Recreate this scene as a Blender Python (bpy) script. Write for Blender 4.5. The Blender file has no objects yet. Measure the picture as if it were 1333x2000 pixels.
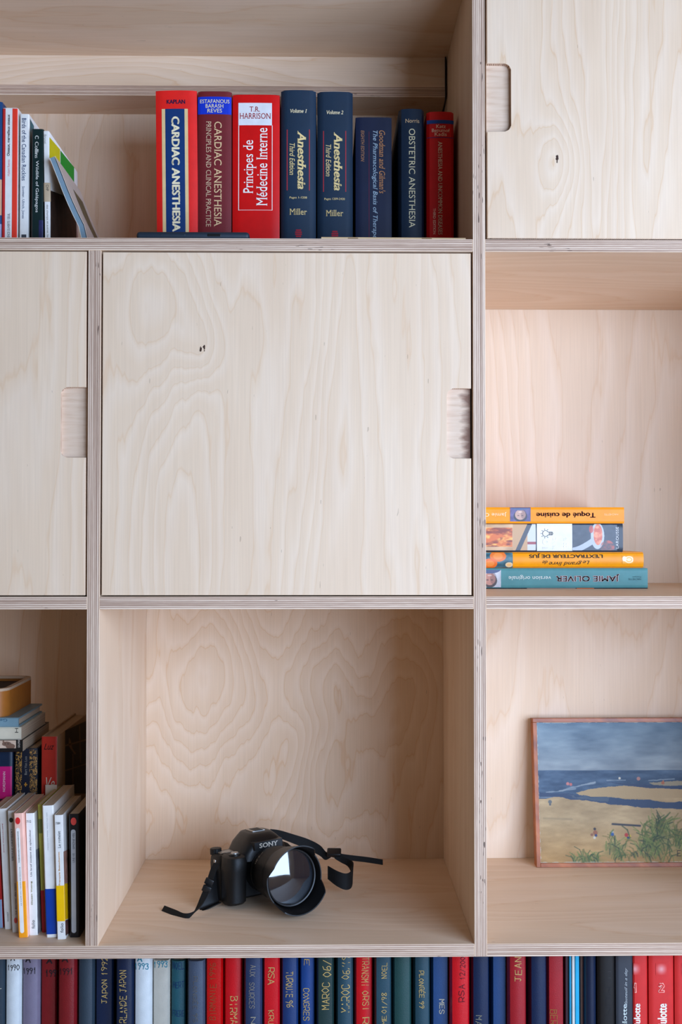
import bpy, bmesh, math, random
import numpy as np
from mathutils import Matrix, Vector

scene = bpy.context.scene
col = scene.collection
random.seed(7)

# ------------------------------------------------------------------ camera
F_PX, CAM_D, CAM_Z = 2050.0, 1.435, 1.0
PITCH, YAW = math.radians(1.09), math.radians(-0.8)
cam_data = bpy.data.cameras.new('camera')
cam_data.sensor_fit = 'VERTICAL'
cam_data.sensor_height = 36.0
cam_data.lens = F_PX / 2000.0 * 36.0
cam_data.clip_start = 0.02
cam = bpy.data.objects.new('camera', cam_data)
col.objects.link(cam)
cam.location = (0, -CAM_D, CAM_Z)
cam.rotation_euler = (math.pi / 2 + PITCH, 0, YAW)
scene.camera = cam

# ------------------------------------------------------------------ light
world = bpy.data.worlds.new('room_ambience')
scene.world = world
world.use_nodes = True
bg = world.node_tree.nodes['Background']
bg.inputs[0].default_value = (0.88, 0.95, 1.0, 1)
bg.inputs[1].default_value = 0.10

win = bpy.data.lights.new('window_right_offscreen', 'AREA')
win.shape = 'RECTANGLE'
win.size, win.size_y = 1.95, 1.45
win.energy = 122.0
win.color = (0.515, 0.695, 1.0)
wo = bpy.data.objects.new('window_right_offscreen', win)
col.objects.link(wo)
WIN_X, WIN_Y, WIN_Z, WIN_A = 1.22, -1.74, 0.97, math.radians(-31)   # centre of the window; its wall runs askew
wo.location = (WIN_X + 0.025, WIN_Y - 0.02, WIN_Z)
wo.rotation_euler = (math.radians(90), 0, math.radians(90) + WIN_A)   # faces the bookcase corner of the room

scene.view_settings.view_transform = 'Standard'
scene.view_settings.look = 'None'
scene.view_settings.exposure = 0.0
scene.view_settings.gamma = 1.0
scene.view_settings.use_curve_mapping = False

# ------------------------------------------------------------------ helpers
CAMR = (Matrix.Rotation(YAW, 3, 'Z') @ Matrix.Rotation(math.pi / 2 + PITCH, 3, 'X'))
CAMC = Vector((0, -CAM_D, CAM_Z))


def ray(px, py):
    return CAMR @ Vector(((px - 666.5) / F_PX, -(py - 1000.0) / F_PX, -1.0))


def P(px, py, y=0.0):
    """the point at depth y (bookcase front = 0) seen at a photograph pixel"""
    d = ray(px, py)
    return CAMC + d * ((y - CAMC.y) / d.y)


def lin(c):
    c = c / 255.0
    return c / 12.92 if c <= 0.04045 else ((c + 0.055) / 1.055) ** 2.4


def srgb(r, g, b):
    return (lin(r), lin(g), lin(b), 1.0)


def print_tone(r, g, b):
    """dyes and papers: colours read off the photograph, under its bluish daylight"""
    q = srgb(r, g, b)
    return (min(1.0, q[0] * 1.05), q[1] * 0.96, q[2] * 0.83, 1.0)


class NT:
    """tiny node helper"""
    def __init__(self, name):
        self.m = bpy.data.materials.new(name)
        self.m.use_nodes = True
        self.t = self.m.node_tree
        self.bsdf = self.t.nodes['Principled BSDF']

    def n(self, typ, **kw):
        nd = self.t.nodes.new(typ)
        for k, v in kw.items():
            setattr(nd, k, v)
        return nd

    def l(self, a, b):
        self.t.links.new(a, b)

    def put(self, sock, v):
        if isinstance(v, bpy.types.NodeSocket):
            self.l(v, sock)
        else:
            sock.default_value = v

    def math(self, op, a, b=None, c=None):
        nd = self.n('ShaderNodeMath', operation=op)
        self.put(nd.inputs[0], a)
        if b is not None:
            self.put(nd.inputs[1], b)
        if c is not None:
            self.put(nd.inputs[2], c)
        return nd.outputs[0]

    def xyz(self, x, y, z):
        nd = self.n('ShaderNodeCombineXYZ')
        for i, v in enumerate((x, y, z)):
            self.put(nd.inputs[i], v)
        return nd.outputs[0]

    def noise(self, vec, scale=1.0, detail=2.0, rough=0.5, dist=0.0):
        nd = self.n('ShaderNodeTexNoise')
        self.put(nd.inputs['Vector'], vec)
        nd.inputs['Scale'].default_value = scale
        nd.inputs['Detail'].default_value = detail
        nd.inputs['Roughness'].default_value = rough
        nd.inputs['Distortion'].default_value = dist
        return nd.outputs['Fac']

    def ramp(self, fac, stops, interp='LINEAR'):
        nd = self.n('ShaderNodeValToRGB')
        cr = nd.color_ramp
        cr.interpolation = interp
        while len(cr.elements) < len(stops):
            cr.elements.new(0.5)
        for e, (p, c) in zip(cr.elements, stops):
            e.position = p
            e.color = c if len(c) == 4 else (*c, 1)
        self.l(fac, nd.inputs[0])
        return nd.outputs[0]

    def mix(self, fac, a, b, mode='MIX'):
        nd = self.n('ShaderNodeMix', data_type='RGBA', blend_type=mode)
        self.put(nd.inputs[0], fac)
        self.put(nd.inputs[6], a)
        self.put(nd.inputs[7], b)
        return nd.outputs[2]

    def bump(self, h, strength=0.2, dist=0.001):
        nd = self.n('ShaderNodeBump')
        nd.inputs['Strength'].default_value = strength
        nd.inputs['Distance'].default_value = dist
        self.l(h, nd.inputs['Height'])
        self.l(nd.outputs[0], self.bsdf.inputs['Normal'])


MATS = {}


def mat(name, rgb, rough=0.5, spec=0.4, metal=0.0, tex=None, var=0.06, coat=0.0):
    """plain coloured surface with a little procedural unevenness"""
    if name in MATS:
        return MATS[name]
    k = NT(name)
    tc = k.n('ShaderNodeTexCoord').outputs['Object']
    nz = k.noise(tc, 60.0, 3.0)
    c0 = print_tone(*rgb)
    dark = tuple(v * (1 - var) for v in c0[:3]) + (1,)
    lite = tuple(min(1, v * (1 + var)) for v in c0[:3]) + (1,)
    k.l(k.ramp(nz, [(0.3, dark), (0.7, lite)]), k.bsdf.inputs['Base Color'])
    k.bsdf.inputs['Roughness'].default_value = rough
    k.bsdf.inputs['Specular IOR Level'].default_value = spec
    k.bsdf.inputs['Metallic'].default_value = metal
    k.bsdf.inputs['Coat Weight'].default_value = coat
    if tex == 'cloth':
        k.bump(k.noise(tc, 1600.0, 1.0), 0.25, 0.0006)
    elif tex == 'leather':
        k.bump(k.noise(tc, 700.0, 2.0), 0.3, 0.0006)
    MATS[name] = k.m
    return k.m


def ink(r, g, b):
    return mat('print_%d_%d_%d' % (r, g, b), (r, g, b), rough=0.55, spec=0.25, var=0.03)


def pages_mat(tone='cream'):
    nm = 'paper_edges_' + tone
    if nm in MATS:
        return MATS[nm]
    k = NT(nm)
    tc = k.n('ShaderNodeTexCoord').outputs['Object']
    s = k.n('ShaderNodeSeparateXYZ')
    k.l(tc, s.inputs[0])
    along = 'z' if tone.startswith('flat') else 'x'
    t = s.outputs[0] if along == 'x' else s.outputs[2]
    v = k.noise(k.xyz(k.math('MULTIPLY', t, 1500.0), k.math('MULTIPLY', s.outputs[1], 4.0), 0.0), 1.0, 1.0)
    a, b = (srgb(186, 160, 130), srgb(222, 200, 172)) if 'cream' in tone else (srgb(205, 200, 194), srgb(235, 232, 228))
    k.l(k.ramp(v, [(0.3, a), (0.7, b)]), k.bsdf.inputs['Base Color'])
    k.bsdf.inputs['Roughness'].default_value = 0.9
    MATS[nm] = k.m
    return k.m


def ply_face(name, grain, seed, knots=(), dens=9.0, ku=3.2, kv=0.75, contrast=1.0, marks=()):
    """rotary-cut birch veneer: contour lines of a stretched noise field.
    grain: axis the fibres run along; knots, marks: (across, along) in metres from the panel centre"""
    k = NT(name)
    s = k.n('ShaderNodeSeparateXYZ')
    k.l(k.n('ShaderNodeTexCoord').outputs['Object'], s.inputs[0])
    ax = {'x': 0, 'y': 1, 'z': 2}
    v = s.outputs[ax[grain]]
    o = [s.outputs[i] for i in range(3) if i != ax[grain]]
    u = k.math('ADD', o[0], o[1])
    field = k.noise(k.xyz(k.math('MULTIPLY', u, ku), k.math('MULTIPLY', v, kv), seed), 1.0, 1.5, 0.45, 0.35)
    field2 = k.noise(k.xyz(k.math('MULTIPLY', u, 9.0), k.math('MULTIPLY', v, 2.2), seed + 5.3), 1.0, 1.0)
    field = k.math('MULTIPLY_ADD', field2, 0.10, field)
    jag = k.noise(k.xyz(k.math('MULTIPLY', u, 55.0), k.math('MULTIPLY', v, 7.0), seed), 1.0, 2.0)
    field = k.math('MULTIPLY_ADD', jag, 0.045, field)
    spot = None
    for (ka, kc, amp, rad) in knots:
        du = k.math('SUBTRACT', u, ka)
        dv = k.math('MULTIPLY', k.math('SUBTRACT', v, kc), 0.55)
        d2 = k.math('ADD', k.math('MULTIPLY', du, du), k.math('MULTIPLY', dv, dv))
        g = k.math('POWER', 2.718, k.math('MULTIPLY', d2, -1.0 / (rad * rad)))
        field = k.math('MULTIPLY_ADD', g, amp, field)
    for (ka, kc, r) in marks:
        du = k.math('SUBTRACT', u, ka)
        dv = k.math('MULTIPLY', k.math('SUBTRACT', v, kc), 0.38)
        d2 = k.math('SQRT', k.math('ADD', k.math('MULTIPLY', du, du), k.math('MULTIPLY', dv, dv)))
        wob = k.math('MULTIPLY_ADD', k.noise(k.xyz(k.math('MULTIPLY', u, 400.0), k.math('MULTIPLY', v, 400.0), seed), 1.0, 1.0), 0.003, -0.0015)
        e = k.math('LESS_THAN', k.math('ADD', d2, wob), r)
        spot = e if spot is None else k.math('MAXIMUM', spot, e)
    fr = k.math('FRACT', k.math('MULTIPLY', field, dens * 2.6))
    w = 0.6
    base = srgb(230, 201 - 4 * w, 172 - 8 * w)
    lite = srgb(234, 207 - 3 * w, 181 - 7 * w)
    line = srgb(230 - 7 * contrast, 201 - 18 * contrast, 172 - 27 * contrast)
    mid = srgb(230 - 2 * contrast, 201 - 5 * contrast, 172 - 8 * contrast)
    c = k.ramp(fr, [(0.0, base), (0.03, line), (0.09, mid), (0.40, base), (0.85, lite), (1.0, base)])
    fib = k.noise(k.xyz(k.math('MULTIPLY', u, 650.0), k.math('MULTIPLY', v, 9.0), seed), 1.0, 2.0)
    c = k.mix(0.55, c, k.ramp(fib, [(0.3, (0.90, 0.885, 0.87, 1)), (0.65, (1, 1, 1, 1))]), 'MULTIPLY')
    blot = k.noise(k.xyz(k.math('MULTIPLY', u, 14.0), k.math('MULTIPLY', v, 5.0), seed + 2), 1.0, 2.0)
    c = k.mix(0.6, c, k.ramp(blot, [(0.3, (0.955, 0.93, 0.915, 1)), (0.65, (1, 1, 1, 1))]), 'MULTIPLY')
    # short dark pin flecks
    fl = k.noise(k.xyz(k.math('MULTIPLY', u, 420.0), k.math('MULTIPLY', v, 60.0), seed + 9), 1.0, 0.0)
    c = k.mix(k.math('MULTIPLY', k.math('GREATER_THAN', fl, 0.885), 0.4), c, srgb(140, 110, 90))
    if spot is not None:
        c = k.mix(spot, c, srgb(62, 40, 30))
    k.l(c, k.bsdf.inputs['Base Color'])
    k.bsdf.inputs['Roughness'].default_value = 0.52
    k.bsdf.inputs['Specular IOR Level'].default_value = 0.25
    k.bump(fib, 0.06, 0.0004)
    return k.m


def ply_edge(name, thick, run, seed):
    """sawn plywood edge: thin veneers in alternating tones"""
    k = NT(name)
    s = k.n('ShaderNodeSeparateXYZ')
    k.l(k.n('ShaderNodeTexCoord').outputs['Object'], s.inputs[0])
    ax = {'x': 0, 'y': 1, 'z': 2}
    t, r = s.outputs[ax[thick]], s.outputs[ax[run]]
    warp = k.noise(k.xyz(k.math('MULTIPLY', r, 3.0), k.math('MULTIPLY', t, 40.0), seed), 1.0, 1.0)
    tw = k.math('MULTIPLY_ADD', warp, 0.0005, t)
    band = k.math('SINE', k.math('MULTIPLY', tw, 2 * math.pi / 0.0026))
    lay = k.noise(k.xyz(k.math('MULTIPLY', tw, 620.0), k.math('MULTIPLY', r, 2.2), seed), 1.0, 1.0, 0.6)
    fin = k.noise(k.xyz(k.math('MULTIPLY', t, 1800.0), k.math('MULTIPLY', r, 45.0), seed + 4), 1.0, 2.0)
    f = k.math('MULTIPLY_ADD', band, 0.17, k.math('MULTIPLY_ADD', fin, 0.30, k.math('MULTIPLY', lay, 0.75)))
    c = k.ramp(f, [(0.22, srgb(140, 107, 88)), (0.42, srgb(170, 138, 117)), (0.58, srgb(196, 164, 140)), (0.76, srgb(238, 211, 186))])
    hole = k.noise(k.xyz(k.math('MULTIPLY', t, 700.0), k.math('MULTIPLY', r, 70.0), seed + 8), 1.0, 0.0)
    gate = k.noise(k.xyz(k.math('MULTIPLY', r, 9.0), k.math('MULTIPLY', t, 60.0), seed + 3), 1.0, 0.0)
    h = k.math('MULTIPLY', k.math('GREATER_THAN', hole, 0.74), k.math('GREATER_THAN', gate, 0.66))
    c = k.mix(k.math('MULTIPLY', h, 0.8), c, srgb(70, 50, 42))
    k.l(c, k.bsdf.inputs['Base Color'])
    k.bsdf.inputs['Roughness'].default_value = 0.65
    k.bsdf.inputs['Specular IOR Level'].default_value = 0.2
    return k.m


def tag(o, label=None, cat=None, group=None, kind=None):
    if label:
        o['label'] = label
    if cat:
        o['category'] = cat
    if group:
        o['group'] = group
    if kind:
        o['kind'] = kind
    return o


def empty(name, loc=(0, 0, 0), matrix=None):
    o = bpy.data.objects.new(name, None)
    o.empty_display_size = 0.03
    col.objects.link(o)
    if matrix is not None:
        o.matrix_world = matrix
    else:
        o.location = loc
    return o


def obj(name, me, mats, parent=None, loc=(0, 0, 0)):
    o = bpy.data.objects.new(name, me)
    col.objects.link(o)
    for m in (mats if isinstance(mats, (list, tuple)) else [mats]):
        me.materials.append(m)
    if parent is not None:
        o.parent = parent
    o.location = loc
    return o


def from_bm(name, bm, mats, parent=None, loc=(0, 0, 0), smooth=False, angle=None):
    bmesh.ops.recalc_face_normals(bm, faces=bm.faces[:])
    me = bpy.data.meshes.new(name)
    bm.to_mesh(me)
    bm.free()
    if smooth:
        me.polygons.foreach_set('use_smooth', [True] * len(me.polygons))
        if angle:
            me.set_sharp_from_angle(angle=math.radians(angle))
    return obj(name, me, mats, parent, loc)


def add_box(bm, x0, x1, y0, y1, z0, z1, bev=0.0, seg=1):
    vs = [bm.verts.new((x, y, z)) for x in (x0, x1) for y in (y0, y1) for z in (z0, z1)]
    q = [(0, 1, 3, 2), (4, 6, 7, 5), (0, 4, 5, 1), (2, 3, 7, 6), (0, 2, 6, 4), (1, 5, 7, 3)]
    fs = [bm.faces.new([vs[i] for i in f]) for f in q]
    if bev > 0:
        es = list({e for f in fs for e in f.edges})
        bmesh.ops.bevel(bm, geom=es, offset=bev, segments=seg, affect='EDGES', profile=0.5)
    return fs


def panel(name, x0, x1, y0, y1, z0, z1, face, edge, parent, edge_axis='y', bev=0.0004):
    """ply board: faces get the veneer, the sides along edge_axis the layered edge"""
    c = Vector(((x0 + x1) / 2, (y0 + y1) / 2, (z0 + z1) / 2))
    bm = bmesh.new()
    add_box(bm, x0 - c.x, x1 - c.x, y0 - c.y, y1 - c.y, z0 - c.z, z1 - c.z, bev)
    bm.normal_update()
    i = 'xyz'.index(edge_axis)
    bmesh.ops.recalc_face_normals(bm, faces=bm.faces[:])
    for f in bm.faces:
        f.material_index = 1 if abs(f.normal[i]) > 0.9 else 0
    pl = parent.location if parent else Vector((0, 0, 0))
    return from_bm(name, bm, [face, edge], parent, c - pl)


# ------------------------------------------------------------------ lettering
GLYPH = {}
BF = None


def glyph_mesh(s, bold=0.0, serif=False, shear=0.0, gap=1.0):
    """flat letters of the built-in font as (verts, faces) in text units"""
    key = (s, bold, serif, shear, gap)
    if key in GLYPH:
        return GLYPH[key]
    cu = bpy.data.curves.new('t', 'FONT')
    cu.body = s
    cu.size = 1.0
    cu.offset = min(bold, 0.0)
    cu.resolution_u = 3
    cu.space_character = gap
    o = bpy.data.objects.new('t', cu)
    col.objects.link(o)
    dg = bpy.context.evaluated_depsgraph_get()
    me = bpy.data.meshes.new_from_object(o.evaluated_get(dg))
    vs = [(v.co.x, v.co.y) for v in me.vertices]
    fs = [tuple(p.vertices) for p in me.polygons]
    if serif:
        cnt = {}
        for p in fs:
            for a, b in zip(p, p[1:] + p[:1]):
                cnt[tuple(sorted((a, b)))] = cnt.get(tuple(sorted((a, b))), 0) + 1
        add = []
        for (a, b), n in cnt.items():
            if n != 1:
                continue
            (xa, ya), (xb, yb) = vs[a], vs[b]
            L = abs(xa - xb)
            if abs(ya - yb) < 0.004 and 0.04 < L < 0.17:
                add.append((min(xa, xb), max(xa, xb), ya))
        for xa, xb, y in add:
            up = 0.028 if y < 0.25 else -0.028
            e = 0.055
            i = len(vs)
            vs += [(xa - e, y), (xb + e, y), (xb + e, y + up), (xa - e, y + up)]
            fs.append((i, i + 1, i + 2, i + 3))
    if bold > 0:                       # heavier strokes: the same letters laid over themselves a hair apart
        n0, base = len(vs), list(vs)
        vs, f0, fs = [], fs, []
        for dx, dy in ((-bold, 0), (bold, 0), (0, -bold * 0.7), (0, bold * 0.7)):
            fs += [tuple(i + len(vs) for i in f) for f in f0]
            vs += [(x + dx, y + dy) for x, y in base]
    if shear:
        vs = [(x + shear * y, y) for x, y in vs]
    col.objects.unlink(o)
    bpy.data.objects.remove(o)
    bpy.data.curves.remove(cu)
    bpy.data.meshes.remove(me)
    GLYPH[key] = (vs, fs)
    return vs, fs


# pen strokes on a 4 x 6 grid, for handwriting
PEN = {
    'A': '00 26 40/12 32', 'B': '00 06 36 45 34 03/34 42 41 30 00', 'C': '45 36 16 05 01 10 30 41',
    'D': '00 06 26 44 42 20 00', 'E': '40 00 06 46/03 33', 'F': '00 06 46/03 33', 'G': '45 36 16 05 01 10 30 41 43 23',
    'H': '00 06/03 43/40 46', 'I': '20 26', 'J': '06 46/26 21 10 01', 'K': '00 06/46 03 40', 'L': '06 00 40',
    'M': '00 06 23 46 40', 'N': '00 06 40 46', 'O': '20 02 04 26 44 42 20', 'P': '00 06 36 45 43 32 02',
    'Q': '20 02 04 26 44 42 20/22 40', 'R': '00 06 36 45 43 32 02/22 40', 'S': '45 36 16 05 04 42 41 30 10 01',
    'T': '06 46/26 20', 'U': '06 01 10 30 41 46', 'V': '06 20 46', 'W': '06 10 23 30 46', 'X': '00 46/06 40',
    'Y': '06 23 46/23 20', 'Z': '06 46 00 40', '0': '20 02 04 26 44 42 20', '1': '14 26 20', '2': '05 16 36 45 44 00 40',
    '3': '05 16 36 45 34 23/34 42 41 30 10 01', '4': '40 46 02 42', '5': '46 06 03 33 42 41 30 00', '6': '46 15 02 01 10 30 41 42 33 12',
    '7': '06 46 20', '8': '23 05 16 36 45 23 01 10 30 41 23', '9': '44 33 14 05 16 36 45 44 20', '/': '00 46', '-': '13 33',
}


def pen_mesh(s, w=0.55, seed=0):
    rnd = random.Random(seed + len(s) * 13)
    vs, fs = [], []
    x0 = 0.0
    for ch in s:
        if ch == ' ':
            x0 += 3.0
            continue
        acc = ch == 'É'
        st = PEN['E' if acc else ch].split('/')
        if acc:
            st = st + ['27 38']
        dy = rnd.uniform(-0.4, 0.4)
        for line in st:
            pts = [(x0 + int(p[0]) * 0.85 + rnd.uniform(-.25, .25), int(p[1]) + dy + rnd.uniform(-.25, .25)) for p in line.split()]
            for (xa, ya), (xb, yb) in zip(pts, pts[1:]):
                L = math.hypot(xb - xa, yb - ya) + 1e-6
                tx, ty = (xb - xa) / L * w / 2, (yb - ya) / L * w / 2
                i = len(vs)
                vs += [(xa - tx + ty, ya - ty - tx), (xb + tx + ty, yb + ty - tx), (xb + tx - ty, yb + ty + tx), (xa - tx - ty, ya - ty + tx)]
                fs.append((i, i + 1, i + 2, i + 3))
        x0 += 4.9
    return vs, fs


class Book:
    """a book as cover + page block + printed pieces.
    Local frame: spine at y = 0 facing -Y, depth along +Y; a = X and c = Z on the spine.
    flat=True: the spine runs along X and the book lies on its side."""

    def __init__(self, name, label, cat, group, M, w, h, d, cover, flat=False, hard=True, bulge=0.0, rnd=0.0015,
                 t=None, over=0.003, paper='cream', name_cover='cover'):
        self.M, self.w, self.h, self.d, self.flat, self.bulge = M, w, h, d, flat, bulge
        self.Mi = M.inverted()
        self.root = empty(name, matrix=M)
        tag(self.root, label, cat, group)
        self.t = t = t or (0.0024 if hard else 0.0006)
        # outline of the cover across its thickness (b) and depth (y)
        r = min(rnd, w * 0.3)
        n = 10
        prof = [(-w / 2, d), (-w / 2, r)]
        for i in range(1, n):
            b = -w / 2 + w * i / n
            prof.append((b, self.ys(b)))
        prof += [(w / 2, r), (w / 2, d), (w / 2 - t, d), (w / 2 - t, t + 0.001), (-w / 2 + t, t + 0.001), (-w / 2 + t, d)]
        bm = bmesh.new()
        ringa = [bm.verts.new(self.loc(b, y, 0.0)) for b, y in prof]
        ringb = [bm.verts.new(self.loc(b, y, h)) for b, y in prof]
        m = len(prof)
        for i in range(m):
            j = (i + 1) % m
            bm.faces.new((ringa[i], ringa[j], ringb[j], ringb[i]))
        bm.faces.new(ringa)
        bm.faces.new(ringb)
        bm.normal_update()
        bmesh.ops.triangulate(bm, faces=[f for f in bm.faces if len(f.verts) > 4])
        self.cover = from_bm(name_cover, bm, cover, self.root, smooth=True, angle=35)
        ov = over if hard else 0.0004
        bm = bmesh.new()
        p0, p1 = self.loc(-w / 2 + t * 1.02, t + 0.0012, ov), self.loc(w / 2 - t * 1.02, d - ov, h - ov)
        add_box(bm, p0[0], p1[0], p0[1], p1[1], p0[2], p1[2])
        pm = pages_mat(('flat_' if flat else '') + paper)
        from_bm('page_block', bm, pm, self.root)

    def loc(self, b, y, l):
        return (l - self.h / 2, y, b + self.w / 2) if self.flat else (b, y, l)

    def ys(self, b):
        q = min(1.0, abs(2 * b / self.w))
        return -self.bulge * (1 - q * q) + (0.0 if q < 0.9 else 0.0008 * (q - 0.9) / 0.1)

    def pt(self, px, py, side=False):
        o = self.Mi @ CAMC
        d = self.Mi.to_3x3() @ ray(px, py)
        if side:
            t = (self.w / 2 - o.x) / d.x
        else:
            t = (-self.bulge * 0.7 - o.y) / d.y
        return o + d * t

    def surf(self, a, c, lift):
        b = (c - self.w / 2) if self.flat else a
        return (a, self.ys(b) - lift, c)

    def patch_mesh(self, name, vs, fs, m, lift, label=None):
        me = bpy.data.meshes.new(name)
        me.from_pydata([self.surf(a, c, lift) for a, c in vs], [], fs)
        o = obj(name, me, m, self.root)
        return o

    def rect(self, name, px0, py0, px1, py1, m, lift=0.00025, full=False):
        """printed block; full = run over the whole spine thickness"""
        p, q = self.pt(px0, py0), self.pt(px1, py1)
        a0, a1 = sorted((p.x, q.x))
        c0, c1 = sorted((p.z, q.z))
        if full and not self.flat:
            a0, a1 = -self.w / 2 + 0.0002, self.w / 2 - 0.0002
        if full and self.flat:
            c0, c1 = 0.0002, self.w - 0.0002
        if self.flat:
            a0, a1 = max(a0, -self.h / 2), min(a1, self.h / 2)
            c0, c1 = max(c0, 0.0002), min(c1, self.w - 0.0002)
        else:
            c0, c1 = max(c0, 0.0), min(c1, self.h)
        n = 12
        vs, fs = [], []
        for i in range(n + 1):
            if self.flat:
                c = c0 + (c1 - c0) * i / n
                vs += [(a0, c), (a1, c)]
            else:
                a = a0 + (a1 - a0) * i / n
                vs += [(a, c0), (a, c1)]
            if i:
                fs.append((2 * i - 2, 2 * i, 2 * i + 1, 2 * i - 1))
        return self.patch_mesh(name, vs, fs, m, lift)

    def disc(self, name, px0, py0, px1, py1, m, lift=0.0006, n=20):
        p, q = self.pt(px0, py0), self.pt(px1, py1)
        ca, cc, ra, rc = (p.x + q.x) / 2, (p.z + q.z) / 2, abs(p.x - q.x) / 2, abs(p.z - q.z) / 2
        vs = [(ca + ra * math.cos(2 * math.pi * i / n), cc + rc * math.sin(2 * math.pi * i / n)) for i in range(n)]
        return self.patch_mesh(name, vs, [tuple(range(n))], m, lift)

    def capsule(self, name, px0, py0, px1, py1, m, lift=0.0005, n=12):
        p, q = self.pt(px0, py0), self.pt(px1, py1)
        a0, a1 = sorted((p.x, q.x))
        c0, c1 = sorted((p.z, q.z))
        r, ca = (a1 - a0) / 2, (a0 + a1) / 2
        vs = [(ca + r * math.cos(math.pi * i / n), c1 - r + r * math.sin(math.pi * i / n)) for i in range(n + 1)]
        vs += [(ca - r * math.cos(math.pi * i / n), c0 + r - r * math.sin(math.pi * i / n)) for i in range(n + 1)]
        return self.patch_mesh(name, vs, [tuple(range(len(vs)))], m, lift)

    def text(self, s, px0, py0, px1, py1, m, d='h', name='title_lettering', pen=False, lift=0.0005, penw=0.55, **kw):
        vs, fs = pen_mesh(s, penw, int(px0)) if pen else glyph_mesh(s, **kw)
        if not vs:
            return
        p, q = self.pt(px0, py0), self.pt(px1, py1)
        a0, a1 = sorted((p.x, q.x))
        c0, c1 = sorted((p.z, q.z))
        xs, zs = [v[0] for v in vs], [v[1] for v in vs]
        x0, xr, z0, zr = min(xs), max(xs) - min(xs), min(zs), max(zs) - min(zs)
        out = []
        for x, z in vs:
            u, v = (x - x0) / xr, (z - z0) / zr
            if d == 'h':
                e = (u, v)
            elif d == 'd':
                e = (v, 1 - u)
            elif d == 'u':
                e = (1 - v, u)
            else:
                e = (1 - u, 1 - v)
            out.append((a0 + (a1 - a0) * e[0], c0 + (c1 - c0) * e[1]))
        return self.patch_mesh(name, out, fs, m, lift)

    def side(self, name, pts, m, lift=0.0003):
        """printed shape on the cover that faces +X"""
        vs = [self.pt(x, y, True) for x, y in pts]
        me = bpy.data.meshes.new(name)
        me.from_pydata([(self.w / 2 + lift, min(max(v.y, 0.0), self.d), min(max(v.z, 0.0), self.h)) for v in vs], [], [tuple(range(len(vs)))])
        return obj(name, me, m, self.root)


def stand(x0, x1, ytop, y, zb, bx0=None, ybot=None, bx1=None):
    """matrix, width and height of an upright book from the pixels of its spine"""
    ym = ytop + 60
    w = P(x1, ym, y).x - P(x0, ym, y).x
    ztop = P((x0 + x1) / 2, ytop, y).z
    h = ztop - zb
    xt = (P(x0, ytop, y).x + P(x1, ytop, y).x) / 2
    if bx0 is None:
        th, xb = 0.0, (P(x0, ym, y).x + P(x1, ym, y).x) / 2
    else:
        xb = (P(bx0, ybot, y).x + P(bx1, ybot, y).x) / 2
        th = math.atan2(xt - xb, h)
    zb += abs(math.sin(th)) * w / 2
    return Matrix.Translation((xb, y, zb)) @ Matrix.Rotation(th, 4, 'Y'), w, h


def grid_patch(name, parent, w, h, nx, ny, func, place, rough=0.5, bumpy=None):
    """flat printed or painted picture: a fine grid with one colour per point"""
    U, V = np.meshgrid(np.linspace(0, 1, nx), np.linspace(0, 1, ny))
    C = func(U, V)
    vs = [place(u, v) for u, v in zip(U.ravel() * w, V.ravel() * h)]
    idx = np.arange(nx * ny).reshape(ny, nx)
    fs = np.stack([idx[:-1, :-1], idx[:-1, 1:], idx[1:, 1:], idx[1:, :-1]], -1).reshape(-1, 4)
    me = bpy.data.meshes.new(name)
    me.from_pydata(vs, [], [tuple(int(i) for i in f) for f in fs])
    at = me.color_attributes.new('print', 'FLOAT_COLOR', 'POINT')
    c = np.clip(C.reshape(-1, 3), 0, 255) / 255.0
    c = np.where(c <= 0.04045, c / 12.92, ((c + 0.055) / 1.055) ** 2.4)
    c = np.clip(c * np.array((1.05, 0.96, 0.83)), 0, 1)
    at.data.foreach_set('color', np.concatenate([c, np.ones((len(c), 1))], 1).astype(np.float32).ravel())
    k = NT(name + '_print')
    a = k.n('ShaderNodeAttribute', attribute_name='print')
    tc = k.n('ShaderNodeTexCoord').outputs['Object']
    if bumpy:
        wv = k.noise(tc, bumpy, 2.0)
        k.l(k.mix(0.35, a.outputs[0], k.ramp(wv, [(0.3, (0.78, 0.78, 0.78, 1)), (0.7, (1, 1, 1, 1))]), 'MULTIPLY'), k.bsdf.inputs['Base Color'])
        k.bump(wv, 0.4, 0.0008)
    else:
        k.l(a.outputs[0], k.bsdf.inputs['Base Color'])
    k.bsdf.inputs['Roughness'].default_value = rough
    return obj(name, me, k.m, parent)


RNG = np.random.default_rng(3)


def smooth_noise(U, V, fu, fv, seed):
    r = np.random.default_rng(seed)
    out = np.zeros_like(U)
    amp = 1.0
    for o in range(3):
        gu, gv = int(fu * 2 ** o) + 2, int(fv * 2 ** o) + 2
        g = r.random((gv + 1, gu + 1))
        x, y = U * (gu - 1), V * (gv - 1)
        i, j = np.clip(x.astype(int), 0, gu - 1), np.clip(y.astype(int), 0, gv - 1)
        fx, fy = x - i, y - j
        fx, fy = fx * fx * (3 - 2 * fx), fy * fy * (3 - 2 * fy)
        v = (g[j, i] * (1 - fx) + g[j, i + 1] * fx) * (1 - fy) + (g[j + 1, i] * (1 - fx) + g[j + 1, i + 1] * fx) * fy
        out += amp * (v - 0.5)
        amp *= 0.5
    return out


def blend(C, m, rgb):
    m = np.clip(m, 0, 1)[..., None]
    C[:] = C * (1 - m) + np.array(rgb, float) * m


def in_poly(X, Y, pts):
    m = np.zeros(X.shape, bool)
    n = len(pts)
    for i in range(n):
        (x0, y0), (x1, y1) = pts[i], pts[(i + 1) % n]
        if y0 == y1:
            continue
        m ^= ((y0 > Y) != (y1 > Y)) & (X < (x1 - x0) * (Y - y0) / (y1 - y0) + x0)
    return m.astype(float)


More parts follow.
